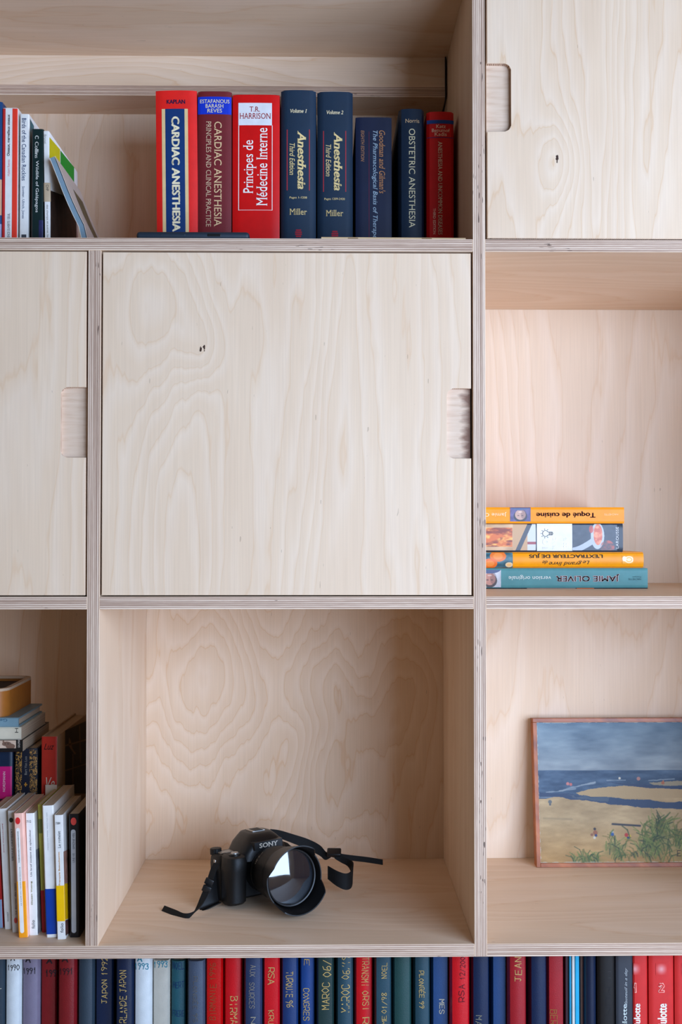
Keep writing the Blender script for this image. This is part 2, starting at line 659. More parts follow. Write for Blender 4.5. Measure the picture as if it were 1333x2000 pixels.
def seg_dist(X, Y, a, b):
    ax, ay = a
    dx, dy = b[0] - ax, b[1] - ay
    t = np.clip(((X - ax) * dx + (Y - ay) * dy) / (dx * dx + dy * dy + 1e-9), 0, 1)
    return np.hypot(X - ax - t * dx, Y - ay - t * dy)

# ------------------------------------------------------------------ room
plaster = mat('wall_plaster', (228, 214, 196), rough=0.9, spec=0.1, var=0.02)
white_paint = mat('window_paint', (236, 236, 234), rough=0.45, var=0.02)


def floor_mat():
    k = NT('oak_floor')
    s = k.n('ShaderNodeSeparateXYZ')
    k.l(k.n('ShaderNodeTexCoord').outputs['Object'], s.inputs[0])
    g = k.noise(k.xyz(k.math('MULTIPLY', s.outputs[0], 60.0), k.math('MULTIPLY', s.outputs[1], 2.0), 0.0), 1.0, 3.0)
    k.l(k.ramp(g, [(0.3, srgb(150, 118, 86)), (0.7, srgb(182, 150, 114))]), k.bsdf.inputs['Base Color'])
    k.bsdf.inputs['Roughness'].default_value = 0.5
    return k.m


def struct(name, boxes, m, parent=None):
    bm = bmesh.new()
    for b in boxes:
        add_box(bm, *b)
    o = from_bm(name, bm, m, parent)
    if parent is None:
        o['kind'] = 'structure'
    return o


struct('floor', [(-2.4, 3.2, -3.9, 0.52, -0.05, 0.0)], floor_mat())
struct('wall_back', [(-2.4, 3.2, 0.42, 0.52, 0.0, 2.6)], plaster)
hy, hz = 1.0, 0.75                    # half size of the window opening


def askew(o):
    o.location = (WIN_X, WIN_Y, 0)
    o.rotation_euler.z = WIN_A
    return o


Z0, Z1 = WIN_Z - hz, WIN_Z + hz
askew(struct('wall_right', [(0, 0.1, -2.2, -hy, 0, 2.6), (0, 0.1, hy, 2.95, 0, 2.6), (0, 0.1, -hy, hy, 0, Z0), (0, 0.1, -hy, hy, Z1, 2.6)], plaster))
wf = askew(struct('window_1', [(-0.01, 0.02, -hy, -hy + 0.04, Z0, Z1), (-0.01, 0.02, hy - 0.04, hy, Z0, Z1),
                               (-0.01, 0.02, -hy + 0.04, hy - 0.04, Z0, Z0 + 0.04), (-0.01, 0.02, -hy + 0.04, hy - 0.04, Z1 - 0.04, Z1)], white_paint))
struct('mullion', [(-0.005, 0.015, 0.30, 0.36, Z0 + 0.04, Z1 - 0.04)], white_paint, wf)

# ------------------------------------------------------------------ bookcase
T = 0.0172
XL0, XL1 = -0.3262, -0.3090          # upright between the left and the middle column
XR0, XR1 = 0.2015, 0.2187            # upright between the middle and the right column
XA, XB = -0.8312, 0.7235             # inner faces of the outer sides
Z_ALB = 0.088                        # floor of the album compartment
Z_LOW, Z_MID, Z_TOP = 0.4400, 0.9118, 1.4030      # upper faces of the shelves
Z_CEIL = 1.7910
YB = 0.375                           # front of the back panels

bc = empty('bookcase', (0, 0.19, 0))
tag(bc, 'tall pale birch plywood bookcase with open compartments and flush doors', 'bookcase')
eh = [ply_edge('plywood_edge_level_%d' % i, 'z', 'x', 3.1 * i + 1) for i in range(4)]
ev = [ply_edge('plywood_edge_upright_%d' % i, 'x', 'z', 2.7 * i + 20) for i in range(3)]


def shelf(x0, x1, ztop, i, seed, y0=0.0, y1=YB, name='shelf'):
    f = ply_face('birch_shelf_%d' % seed, 'x', seed * 1.7, dens=7, ku=4.0, kv=0.7, contrast=0.65)
    return panel(name, x0, x1, y0, y1, ztop - T, ztop, f, eh[i], bc)


def upright(x0, x1, z0, z1, i, seed):
    f = ply_face('birch_upright_%d' % seed, 'z', seed * 2.3 + 40, dens=6, ku=4.0, kv=0.45, contrast=0.6)
    return panel('upright', x0, x1, 0.0, YB, z0, z1, f, ev[i], bc)


def back(x0, x1, z0, z1, seed, **kw):
    f = ply_face('birch_back_%d' % seed, 'z', seed * 3.1 + 80, **kw)
    return panel('back_panel', x0, x1, YB, YB + 0.012, z0, z1, f, eh[3], bc, edge_axis='x', bev=0.0)


upright(XA - T, XA, 0.0, Z_CEIL + T, 0, 1)
upright(XB, XB + T, 0.0, Z_CEIL + T, 1, 2)
upright(XL0, XL1, Z_LOW, Z_TOP - T, 1, 3)
upright(XR0, XR1, Z_LOW - T, Z_CEIL, 2, 4)
shelf(XA, XR0, Z_LOW, 0, 1)
shelf(XR1, XB, Z_LOW, 1, 2)
shelf(XA, XL0, Z_MID, 2, 3)
shelf(XL1, XR0, Z_MID, 3, 4)
shelf(XR1, XB, Z_MID, 1, 5)
shelf(XA, XR0, Z_TOP, 2, 6)
shelf(XR1, XB, Z_TOP, 0, 7)
shelf(XA, XB, Z_CEIL + T, 3, 8, name='top_panel')
shelf(XA, XB, Z_ALB, 3, 9, name='bottom_panel')
panel('plinth', XA, XB, 0.04, 0.057, 0.0, Z_ALB - T, ply_face('birch_plinth', 'x', 19.0), eh[3], bc)
back(XL1, XR0, Z_LOW, Z_MID - T, 1, dens=10, ku=3.8, kv=2.0, contrast=0.9,
     knots=[(-0.17, 0.03, 0.10, 0.06), (0.12, -0.03, 0.20, 0.12)], marks=[(-0.127, 0.205, 0.0022)])
back(XL1, XR0, Z_MID, Z_TOP - T, 2)
back(XA, XL0, Z_LOW, Z_MID - T, 3, dens=6)
back(XA, XL0, Z_MID, Z_TOP - T, 4)
back(XA, XR0, Z_TOP, Z_CEIL, 5, dens=8, contrast=0.8)
back(XR1, XB, Z_LOW, Z_MID - T, 6, dens=7, contrast=0.6)
back(XR1, XB, Z_MID, Z_TOP - T, 7, dens=7, contrast=0.6)
back(XR1, XB, Z_TOP, Z_CEIL, 8)
back(XA, XB, Z_ALB, Z_LOW - T, 9)

# boxed-in duct under the top panel of the wide compartment: ledge and fascia
Y_DUCT = 0.296
panel('duct_ledge', XA, XR0 - 0.0025, Y_DUCT, YB, 1.7235, 1.7405, ply_face('birch_duct_ledge', 'x', 61.0), eh[1], bc)
panel('duct_fascia', XA, XR0 - 0.0025, Y_DUCT + 0.002, Y_DUCT + 0.018, 1.7405, Z_CEIL,
      ply_face('birch_duct_fascia', 'x', 66.0, dens=9, ku=6.0, kv=1.1, contrast=0.9), eh[1], bc, edge_axis='x')


def pull_mat(name, seed, burn):
    """cross-grain veneer laid bare in the finger pull, darkened by handling"""
    k = NT(name)
    s = k.n('ShaderNodeSeparateXYZ')
    k.l(k.n('ShaderNodeTexCoord').outputs['Object'], s.inputs[0])
    g = k.noise(k.xyz(k.math('MULTIPLY', s.outputs[0], 25.0), k.math('MULTIPLY', s.outputs[2], 210.0), seed), 1.0, 3.0)
    c = k.ramp(g, [(0.2, srgb(196, 158, 130)), (0.45, srgb(214, 182, 154)), (0.75, srgb(222, 194, 168))])
    if burn:
        n = k.noise(k.xyz(k.math('MULTIPLY', s.outputs[0], 30.0), k.math('MULTIPLY', s.outputs[2], 90.0), seed + 3), 1.0, 3.0)
        e = k.math('ADD', k.math('MULTIPLY', s.outputs[0], 46.0), k.math('MULTIPLY_ADD', n, 1.8, -0.85))
        f = k.ramp(e, [(0.15, (0, 0, 0, 1)), (0.75, (1, 1, 1, 1))])
        c = k.mix(k.math('MULTIPLY', f, 0.85), c, srgb(120, 74, 50))
    k.l(c, k.bsdf.inputs['Base Color'])
    k.bsdf.inputs['Roughness'].default_value = 0.6
    return k.m


def door(x0, x1, z0, z1, right, n0, n1, nd, face, pmat, edge):
    """flush door with a rounded finger notch milled into one side, n0..n1 high and nd deep"""
    cx, cz = (x0 + x1) / 2, (z0 + z1) / 2
    r = 0.0085
    pts = [(x0, z0), (x1, z0)]
    arc = lambda ox, oz, a0: [(ox + r * math.cos(a0 + i * math.pi / 12), oz + r * math.sin(a0 + i * math.pi / 12)) for i in range(7)]
    if right:
        e = x1 - nd
        pts += [(x1, n0)] + list(reversed(arc(e + r, n0 + r, math.pi))) + list(reversed(arc(e + r, n1 - r, math.pi / 2))) + [(x1, n1), (x1, z1), (x0, z1)]
    else:
        e = x0 + nd
        pts += [(x1, z1), (x0, z1), (x0, n1)] + list(reversed(arc(e - r, n1 - r, 0))) + list(reversed(arc(e - r, n0 + r, -math.pi / 2))) + [(x0, n0)]
    ya, yb, yc = 0.0012, 0.0095, 0.018
    bm = bmesh.new()
    A = [bm.verts.new((x - cx, ya, z - cz)) for x, z in pts]
    B = [bm.verts.new((x - cx, yb, z - cz)) for x, z in pts]
    n = len(pts)
    fr = bm.faces.new(A)
    for i in range(n):
        j = (i + 1) % n
        bm.faces.new((A[i], A[j], B[j], B[i])).material_index = 1
    be = [e for e in fr.edges]
    bmesh.ops.bevel(bm, geom=be, offset=0.0007, segments=2, affect='EDGES')
    bmesh.ops.triangulate(bm, faces=[f for f in bm.faces if len(f.verts) > 4])
    for f in add_box(bm, x0 - cx, x1 - cx, yb, yc, z0 - cz, z1 - cz):
        f.material_index = 1
    o = from_bm('door', bm, [face, edge], bc, Vector((cx, 0, cz)) - bc.location)
    bm = bmesh.new()
    pw, ph = nd + 0.004, (n1 - n0) + 0.004
    px = (x1 - nd / 2) if right else (x0 + nd / 2)
    # shallow scoop: the floor of the pull dips towards the open side
    xs = [(-pw / 2 + pw * i / 6) for i in range(7)]
    if right:
        xs = xs[:-1] + [nd / 2 - 0.0003]
    else:
        xs = [-nd / 2 + 0.0003] + xs[1:]
    dep = lambda q: yb - 0.0006
    top = [bm.verts.new((x, dep(x), ph / 2)) for x in xs]
    bot = [bm.verts.new((x, dep(x), -ph / 2)) for x in xs]
    for i in range(6):
        bm.faces.new((top[i], top[i + 1], bot[i + 1], bot[i]))
    from_bm('finger_pull', bm, pmat, o, (px - cx, 0, (n0 + n1) / 2 - cz))
    return o


def zpx(y):
    return P(640, y, 0.0).z


door(XL1 + 0.0024, XR0 - 0.0026, Z_MID + 0.0019, Z_TOP - T - 0.0022, True, zpx(895), zpx(758), 0.0335,
     ply_face('birch_door_middle', 'z', 12.4, dens=10, ku=4.4, kv=0.6, contrast=0.6,
              knots=[(-0.155, 0.165, 0.16, 0.06), (-0.115, 0.105, 0.10, 0.03)], marks=[(-0.1175, 0.1015, 0.0016), (-0.1125, 0.1035, 0.0014)]),
     pull_mat('pull_veneer_worn', 4.0, True), ev[0])
door(XA + 0.002, XL0 - 0.0026, Z_MID + 0.0019, Z_TOP - T - 0.0016, True, zpx(894), zpx(757), 0.0345,
     ply_face('birch_door_left', 'z', 31.4, dens=7, ku=3.4, kv=0.5, contrast=0.6), pull_mat('pull_veneer_left', 9.0, False), ev[0])
door(XR1 + 0.0032, XB - 0.002, Z_TOP + 0.0018, Z_CEIL - 0.002, False, zpx(254.5), zpx(121), 0.0335,
     ply_face('birch_door_right', 'z', 3.3, dens=12, ku=4.6, kv=0.5, contrast=0.8,
              knots=[(-0.150, -0.085, 0.10, 0.03)], marks=[(-0.1515, -0.0805, 0.0019)]),
     pull_mat('pull_veneer_right', 15.0, False), ev[1])

# ------------------------------------------------------------------ top shelf: the row of medical hardbacks
GOLD, CREAM, WHITE = ink(226, 205, 150), ink(236, 226, 196), ink(240, 240, 242)
NAVYC = mat('navy_cloth', (14, 40, 66), rough=0.6, tex='cloth')
ROWG = 'thick hardbacks standing on the upper shelf'
yb = 0.15


def hard(name, label, x0, x1, ytop, y, cover, d=0.205, bulge=0.002, group=ROWG, zb=Z_TOP, **kw):
    M, w, h = stand(x0, x1, ytop, y, zb, kw.pop('bx0', None), kw.pop('ybot', None), kw.pop('bx1', None))
    return Book(name, label, 'book', group, M, w, h, d, cover, bulge=bulge, **kw)


b = hard('hardback_book', 'bright red hardback with a navy spine panel, cream side bars and CARDIAC ANESTHESIA in cream', 304, 384.5, 178, yb,
         mat('scarlet_cloth', (226, 26, 18), rough=0.55, tex='cloth'), bx0=309, ybot=462, bx1=386)
b.rect('spine_panel', 316, 213, 369.5, 470, mat('cream_bar', (222, 196, 148), rough=0.5))
b.rect('spine_panel', 323, 213, 363, 470, mat('panel_blue', (10, 52, 112), rough=0.45), lift=0.0005)
b.text('KAPLAN', 326, 195, 362, 203, ink(22, 24, 70), bold=0.03, name='author_lettering')
b.text('CARDIAC ANESTHESIA', 335, 228, 353, 453, CREAM, 'd', bold=0.045, lift=0.0009)

b = hard('hardback_book', 'maroon hardback with a bright blue author band and small CARDIAC ANESTHESIA lettering', 386.5, 452.5, 179.5, yb,
         mat('maroon_cloth', (108, 20, 28), rough=0.6, tex='cloth'))
b.rect('label_band', 388, 189, 452, 223.5, mat('band_blue', (10, 50, 200), rough=0.45), full=True)
for i, s in enumerate(('ESTAFANOUS', 'BARASH', 'REVES')):
    xx = ((391, 448.5), (402, 437), (405, 434))[i]
    b.text(s, xx[0], 194.5 + i * 9.2, xx[1], 202 + i * 9.2, CREAM, serif=True, name='author_lettering', lift=0.0007)
b.text('CARDIAC ANESTHESIA', 419, 238, 433, 443, ink(222, 190, 150), 'd', serif=True)
b.text('PRINCIPLES AND CLINICAL PRACTICE', 403, 237, 412.5, 443, ink(205, 175, 150), 'd', serif=True, name='subtitle_lettering')

b = hard('hardback_book', 'wide red hardback with a white author box and a thin white frame around its title', 454.5, 546.5, 185.5, yb,
         mat('red_gloss', (206, 6, 8), rough=0.35, spec=0.5), bulge=0.001)
b.rect('author_box', 466, 201, 531.5, 245, mat('box_white', (222, 226, 240), rough=0.4))
for q in ((466, 245, 467, 411), (531.5, 245, 532.5, 411), (466, 410, 532.5, 411)):
    b.rect('frame_line', *q, WHITE)
b.text('T.R.', 488, 208.5, 508, 218.5, ink(150, 20, 30), serif=True, name='author_lettering')
b.text('HARRISON', 468.5, 221, 529.5, 232.5, ink(150, 20, 30), serif=True, name='author_lettering')
b.text('Principes de', 475.5, 274, 501, 378, WHITE, 'u', serif=True)
b.text('Médecine Interne', 501.5, 250, 522.5, 402, WHITE, 'u', serif=True)

for n, (x0, x1, yt, pg) in enumerate(((549, 617.5, 177.5, 'Pages 1-1208'), (620, 689.5, 180.5, 'Pages 1209-2420'))):
    b = hard('hardback_book', ('navy hardback of a matching pair, Volume 1, standing against the framed red book',
                               'navy hardback of a matching pair, Volume 2, beside the shorter navy book')[n], x0, x1, yt, yb, NAVYC, bulge=0.003, rnd=0.004)
    ox = x0 - 549
    oy = (yt - 177.5) * 0.9
    b.text('Volume %d' % (n + 1), 567 + ox, 213.5 + oy, 600 + ox, 221 + oy, CREAM, shear=0.25, bold=0.02, serif=True, name='volume_lettering')
    b.text('Anesthesia', 581.5 + ox, 256 + oy, 598 + ox, 370 + oy, GOLD, 'd', shear=0.25, bold=0.03, serif=True)
    b.text('Third Edition', 566 + ox, 280 + oy, 576 + ox, 342 + oy, GOLD, 'd', shear=0.25, name='edition_lettering', serif=True)
    for xa in (560.5, 604):
        b.rect('rule_line', xa + ox, 253 + oy, xa + 1.6 + ox, 372 + oy, ink(168, 50, 62))
    b.text(pg, 566 + ox - n * 3, 384 + oy, 600 + ox + n * 3, 389.5 + oy, GOLD, name='page_lettering')
    b.text('Miller', 566 + ox, 408 + oy, 600 + ox, 420 + oy, GOLD, bold=0.005, serif=True, name='author_lettering')
    for k in range(4):
        b.rect('emblem', 577 + ox + (k in (0, 3)) * 1.5, 448.5 + oy + k * 4, 590 + ox - (k in (0, 3)) * 1.5, 451.5 + oy + k * 4, ink(150, 32, 50))

b = hard('hardback_book', 'short navy hardback with slanted pale blue and orange lettering, beside a dark gap', 695, 765.5, 229.5, 0.165,
         mat('ink_blue_cloth', (16, 28, 62), rough=0.5, tex='cloth'), d=0.19, bulge=0.0006)
b.text("Goodman and Gilman's", 741, 255, 753, 378, ink(196, 140, 96), 'd', shear=0.25, serif=True, name='author_lettering')
b.text('The Pharmacological Basis of Therapeutics', 726.5, 255, 738, 492, ink(168, 196, 224), 'd', shear=0.25, serif=True)
b.text('EIGHTH EDITION', 705.5, 255, 712, 316, ink(176, 130, 96), 'd', shear=0.2, serif=True, name='edition_lettering')
b.rect('rule_line', 721, 257, 721.8, 470, ink(120, 40, 70))

b = hard('hardback_book', 'slim round-backed navy hardback with OBSTETRIC ANESTHESIA in plain cream capitals', 779.5, 829, 214.5, yb,
         mat('deep_navy', (16, 40, 68), rough=0.45, tex='cloth'), bulge=0.004, rnd=0.006)
b.text('Norris', 792.5, 232.5, 819.5, 240.5, ink(230, 205, 170), name='author_lettering')
b.text('OBSTETRIC ANESTHESIA', 799, 252, 811.5, 445, ink(236, 234, 206), 'd')

b = hard('hardback_book', 'slim red hardback with blue stripes under its head, last of the row by the upright', 834, 887, 219.5, yb,
         mat('crimson_cloth', (206, 8, 8), rough=0.5, tex='cloth'), bulge=0.003, rnd=0.004)
b.rect('stripe', 834, 234.5, 887, 242, mat('stripe_blue', (20, 70, 160)), full=True)
b.rect('stripe', 834, 268, 887, 269.6, mat('stripe_violet', (90, 40, 110)), full=True)
for i, s in enumerate(('Katz', 'Benumof', 'Kadis')):
    xx = ((852, 871), (844, 879), (849, 873))[i]
    b.text(s, xx[0], 244 + i * 7.6, xx[1], 251 + i * 7.6, ink(255, 220, 206), serif=True, name='author_lettering', lift=0.0008)
b.text('ANESTHESIA AND UNCOMMON DISEASES', 856, 277, 864.5, 459, ink(255, 226, 214), 'd', serif=True, bold=0.01, lift=0.0008)
b.text('THIRD EDITION', 846.5, 407, 851.5, 458, ink(250, 214, 200), 'd', serif=True, name='edition_lettering', lift=0.0008)

# phone in its case, stapled booklet and cable
p0, p1 = P(266, 456, 0.004), P(487, 456, 0.004)
ph = empty('mobile_phone', ((p0.x + p1.x) / 2, 0.042, Z_TOP))
tag(ph, 'mobile phone in a dark blue rubber case lying in front of the red hardback', 'phone')
L = p1.x - p0.x
bm = bmesh.new()
add_box(bm, -L / 2, L / 2, -0.038, 0.038, 0.0002, 0.0106, 0.0045, 4)
bmesh.ops.scale(bm, vec=(1, 1, 1), verts=bm.verts)
case = from_bm('case', bm, mat('case_rubber', (30, 42, 58), rough=0.55, spec=0.4), ph, smooth=True, angle=50)
bm = bmesh.new()
add_box(bm, 0.020, 0.039, -0.0385, -0.036, 0.0035, 0.0075, 0.001, 2)
from_bm('side_button', bm, mat('button_black', (14, 16, 20), rough=0.4), ph)
bm = bmesh.new()
add_box(bm, -0.045, -0.010, -0.0384, -0.036, 0.0042, 0.0068, 0.001, 2)
from_bm('volume_button', bm, mat('case_rubber', (30, 42, 58)), ph)
bm = bmesh.new()
add_box(bm, -L / 2 + 0.006, L / 2 - 0.006, -0.033, 0.033, 0.0102, 0.0109, 0.0003, 1)
from_bm('screen', bm, mat('screen_glass', (8, 9, 12), rough=0.08), ph)

p0, p1 = P(628, 460, 0.006), P(910, 460, 0.006)
L = p1.x - p0.x
bk = empty('booklet', ((p0.x + p1.x) / 2, 0.006, Z_TOP))
tag(bk, 'thin cream stapled booklet lying flat on the shelf in front of the navy hardbacks', 'booklet')
bm = bmesh.new()
n = 6
sec = [(0.0, 0.0002), (-0.0012, 0.0014), (-0.0012, 0.0027), (0.0, 0.0040), (0.03, 0.0044), (0.13, 0.0042), (0.13, 0.0002)]
for sgn in (0, 1):
    pass
ra = [bm.verts.new((-L / 2, y, z)) for y, z in sec]
rb = [bm.verts.new((L / 2, y, z * 0.85 + 0.00003)) for y, z in sec]
for i in range(len(sec)):
    j = (i + 1) % len(sec)
    bm.faces.new((ra[i], ra[j], rb[j], rb[i]))
bm.faces.new(ra)
bm.faces.new(rb)
from_bm('sheets', bm, mat('booklet_cream', (214, 186, 150), rough=0.7), bk)
for sx in (-0.056, 0.046):
    bm = bmesh.new()
    add_box(bm, sx - 0.007, sx + 0.007, -0.0019, -0.001, 0.0016, 0.0025, 0.0003)
    from_bm('staple', bm, mat('staple_steel', (150, 120, 90), rough=0.35, metal=0.8), bk)


def tube(name, pts, r, m, parent=None, n=8, loc=(0, 0, 0)):
    bm = bmesh.new()
    rings = []
    pts = [Vector(p) for p in pts]
    for i, p in enumerate(pts):
        t = (pts[min(i + 1, len(pts) - 1)] - pts[max(i - 1, 0)]).normalized()
        a = t.orthogonal().normalized() if i == 0 else (rings_n - t * rings_n.dot(t)).normalized()
        rings_n = a
        c = t.cross(a)
        rings.append([bm.verts.new(p + (a * math.cos(k * 2 * math.pi / n) + c * math.sin(k * 2 * math.pi / n)) * r) for k in range(n)])
    for A, B in zip(rings, rings[1:]):
        for k in range(n):
            bm.faces.new((A[k], A[(k + 1) % n], B[(k + 1) % n], B[k]))
    bm.faces.new(rings[0])
    bm.faces.new(rings[-1])
    return from_bm(name, bm, m, parent, loc, smooth=True)


def spline(pts, k=6):
    """Catmull-Rom through the points"""
    pts = [Vector(p) for p in pts]
    q = [pts[0] * 2 - pts[1]] + pts + [pts[-1] * 2 - pts[-2]]
    out = []
    for i in range(1, len(q) - 2):
        for j in range(k):
            t = j / k
            a, b_, c, d = q[i - 1:i + 3]
            out.append(0.5 * ((2 * b_) + (c - a) * t + (2 * a - 5 * b_ + 4 * c - d) * t * t + (3 * b_ - a - 3 * c + d) * t ** 3))
    out.append(pts[-1])
    return out


cab = tube('power_cable', spline([(XR0 - 0.0035, Y_DUCT - 0.0022, Z_CEIL - 0.001), (XR0 - 0.0035, Y_DUCT - 0.0022, 1.745), (XR0 - 0.0035, Y_DUCT - 0.0022, 1.72),
                                  (XR0 - 0.006, 0.305, 1.700), (XR0 - 0.012, 0.330, 1.66), (XR0 - 0.014, 0.360, 1.56), (XR0 - 0.016, 0.366, Z_TOP + 0.002)]),
           0.0011, mat('cable_black', (16, 13, 12), rough=0.5))
tag(cab, 'thin black cable hanging from the duct down behind the slim red hardback', 'cable')

# ------------------------------------------------------------------ top shelf: travel and nature books at the left
LG = 'nature books standing at the far side of the upper shelf'
PBW = mat('cover_white', (232, 234, 240), rough=0.35)


def soft(name, label, x0, x1, ytop, y, cover, d, zb=Z_TOP, group=LG, bx0=None, ybot=None, bx1=None, bulge=0.0003, **kw):
    M, w, h = stand(x0, x1, ytop, y, zb, bx0, ybot, bx1)
    return Book(name, label, 'book', group, M, w, h, d, cover, hard=False, bulge=bulge, **kw)


b = hard('hardback_book', 'deep blue book at the edge of the upper shelf, beside the red-edged white one', -34, 4.2, 199, 0.09, mat('cobalt_gloss', (18, 62, 116), rough=0.3), d=0.2, group=LG)
b.rect('label_band', -30, 350, 7, 420, mat('band_skin', (196, 150, 120)), full=True)
b.rect('label_band', -30, 437, 7, 470, mat('band_lilac', (150, 150, 190)), full=True)

b = soft('paperback_book', 'white paperback with a red band down each side of its spine', 4.8, 34.5, 211, 0.09, PBW, 0.2)
b.rect('stripe', 5, 212, 9.5, 470, ink(196, 48, 50))
b.rect('stripe', 24.6, 212, 33.0, 470, ink(226, 60, 44))
b.text('Oiseaux, merveilleux oiseaux', 14.5, 224, 20, 305, ink(30, 34, 44), 'u', bold=0.02)
b.text('Hubert Reeves', 15, 312, 19.5, 344, ink(214, 130, 140), 'u', name='author_lettering')
b.text('SCIENCE OUVERTE / SEUIL', 15, 417, 19.5, 470, ink(60, 64, 74), 'u', name='publisher_lettering')

b = soft('paperback_book', 'white paperback with blue serif lettering about birds of the Rockies', 38.5, 56.5, 223, 0.09, PBW, 0.17)
b.text('Birds of the Canadian Rockies', 43.5, 231, 51, 353, ink(30, 62, 110), 'd', serif=True)
b.text('Scotter, Ulrich, Jones', 42.5, 364, 48, 427, ink(40, 70, 120), 'd', serif=True, name='author_lettering')
b.rect('barcode', 42, 458, 51.5, 470, ink(70, 74, 84))
b.side('cover_picture', [(58.5, 232), (66, 246), (66, 480), (58.5, 470)], mat('picture_teal', (40, 92, 104), rough=0.35, var=0.5))

b = soft('paperback_book', 'dark green paperback with Wildlife of Galápagos in white on the spine', 61.5, 84.5, 252, 0.085, mat('bottle_green', (20, 40, 42), rough=0.3), 0.13)
b.text('C', 68.5, 265, 76, 271.5, ink(226, 228, 228), 'd', bold=0.03, name='logo_lettering')
b.text('Collins', 68.5, 277, 75.5, 309, ink(226, 228, 228), 'd', bold=0.02, name='publisher_lettering')
b.text('Wildlife of Galápagos', 68.5, 314, 75.5, 415, ink(220, 224, 226), 'd')
b.rect('cover_picture', 76, 430, 84, 470, mat('picture_violet', (36, 38, 84), var=0.6))

b = soft('guide_book', 'slim white guide whose cover shows a yellow and a green square', 84.5, 95.5, 256, 0.085, PBW, 0.175, bx0=88.5, ybot=464, bx1=98)
b.text('Brunei', 86.5, 263, 91, 281, ink(150, 150, 152), 'd', name='publisher_lettering')
b.rect('spine_patch', 85, 357, 99, 394, ink(190, 172, 150))
b.text('CHP', 90, 361, 95.5, 373, ink(80, 76, 74), 'd', name='title_lettering')
b.text('des champs et autres lieux', 90.5, 400, 95.5, 470, ink(110, 106, 104), 'd', name='subtitle_lettering')
b.side('cover_square', [(96.5, 268), (117, 292), (117, 322), (96.5, 308)], mat('square_olive', (200, 190, 20)))
b.side('cover_square', [(118, 294), (144.5, 318), (144.5, 380), (118, 362)], mat('square_green', (20, 140, 40)))
b.side('cover_picture', [(98.5, 372), (149, 392), (149, 480), (98.5, 500)], mat('picture_dark', (52, 36, 30), var=0.7))
b.text('', 0, 0, 1, 1, WHITE)


def leaning_brochure():
    """a floppy brochure slumped against the row: a curved sheet bundle"""
    root = empty('brochure', (P(165, 465, 0.07).x, 0.07, Z_TOP))
    tag(root, 'floppy grey brochure slumped in a curve against the slim white guide', 'brochure', LG)
    ox, oz = root.location.x, root.location.z
    pts = [P(170, 466, 0.07), P(159, 446, 0.07), P(148, 424, 0.07), P(137, 400, 0.07), P(127, 376, 0.07), P(117, 350, 0.07), P(108, 327, 0.07), P(102, 312, 0.07)]
    mid = [(p.x - ox, p.z - oz + 0.0035) for p in pts]
    mid[0] = (mid[0][0], 0.0015)

    def slab(name, t0, t1, m, y0, y1, par):
        bm = bmesh.new()
        R = []
        for i, (x, z) in enumerate(mid):
            a, c = mid[max(i - 1, 0)], mid[min(i + 1, len(mid) - 1)]
            L = math.hypot(c[0] - a[0], c[1] - a[1])
            nx, nz = (c[1] - a[1]) / L, -(c[0] - a[0]) / L
            q = []
            for t in (t0, t1):
                for y in (y0, y1):
                    q.append(bm.verts.new((x + nx * t, y, max(z + nz * t, 0.0004))))
            R.append(q)
        for A, B in zip(R, R[1:]):
            for i, j in ((0, 1), (1, 3), (3, 2), (2, 0)):
                bm.faces.new((A[i], A[j], B[j], B[i]))
        for q in (R[0], R[-1]):
            bm.faces.new((q[0], q[1], q[3], q[2]))
        return from_bm(name, bm, m, par, smooth=True, angle=40)
    slab('page_block', -0.0033, 0.0030, mat('brochure_spine', (120, 146, 168), rough=0.4), 0.0, 0.15, root)
    slab('back_cover', -0.0040, -0.0033, mat('brochure_edge', (214, 208, 204)), -0.0004, 0.152, root)
    cv = slab('front_cover', 0.0040, 0.0048, mat('brochure_grey', (196, 186, 182), rough=0.35), -0.0002, 0.152, root)
    # photo printed on the cover
    bm = bmesh.new()
    R = []
    for i, (x, z) in enumerate(mid):
        if i > 5:
            continue
        a, c = mid[max(i - 1, 0)], mid[min(i + 1, len(mid) - 1)]
        L = math.hypot(c[0] - a[0], c[1] - a[1])
        nx, nz = (c[1] - a[1]) / L, -(c[0] - a[0]) / L
        R.append([bm.verts.new((x + nx * 0.0051, y, max(z + nz * 0.0051, 0.0006))) for y in (0.06, 0.12)])
    for A, B in zip(R, R[1:]):
        bm.faces.new((A[0], A[1], B[1], B[0]))
    from_bm('cover_photo', bm, mat('photo_moss', (92, 86, 62), rough=0.4, var=0.5), cv)


leaning_brochure()

# ------------------------------------------------------------------ right column: four cookbooks lying in a pile
SG = 'cookbooks piled flat beside the upright'
YS = 0.192
zc = Z_MID


def lying(name, label, xr, yt, ybm, zb, cover, xl=None, y=YS, d=0.178, **kw):
    """book lying flat, spine to the room; xr, yt, ybm: pixels of its right end, upper and lower edge"""
    x1 = P(xr, (yt + ybm) / 2, y).x
    x0 = (XR1 + 0.001) if xl is None else xl
    w = P(xr, yt, y).z - P(xr, ybm, y).z
    M = Matrix.Translation(((x0 + x1) / 2, y, zb))
    return Book(name, label, 'book', SG, M, w, x1 - x0, d, cover, flat=True, **kw), zb + w


def patch_on(b, name, px0, py0, px1, py1, nx, ny, func, lift=0.0004):
    p, q = b.pt(px0, py1), b.pt(px1, py0)
    a0, c0 = max(p.x, -b.h / 2) if b.flat else p.x, max(p.z, 0.0003)
    a1, c1 = q.x, min(q.z, b.w - 0.0003) if b.flat else q.z
    return grid_patch(name, b.root, a1 - a0, c1 - c0, nx, ny, func, lambda u, v: b.surf(a0 + u, c0 + v, lift), rough=0.35)


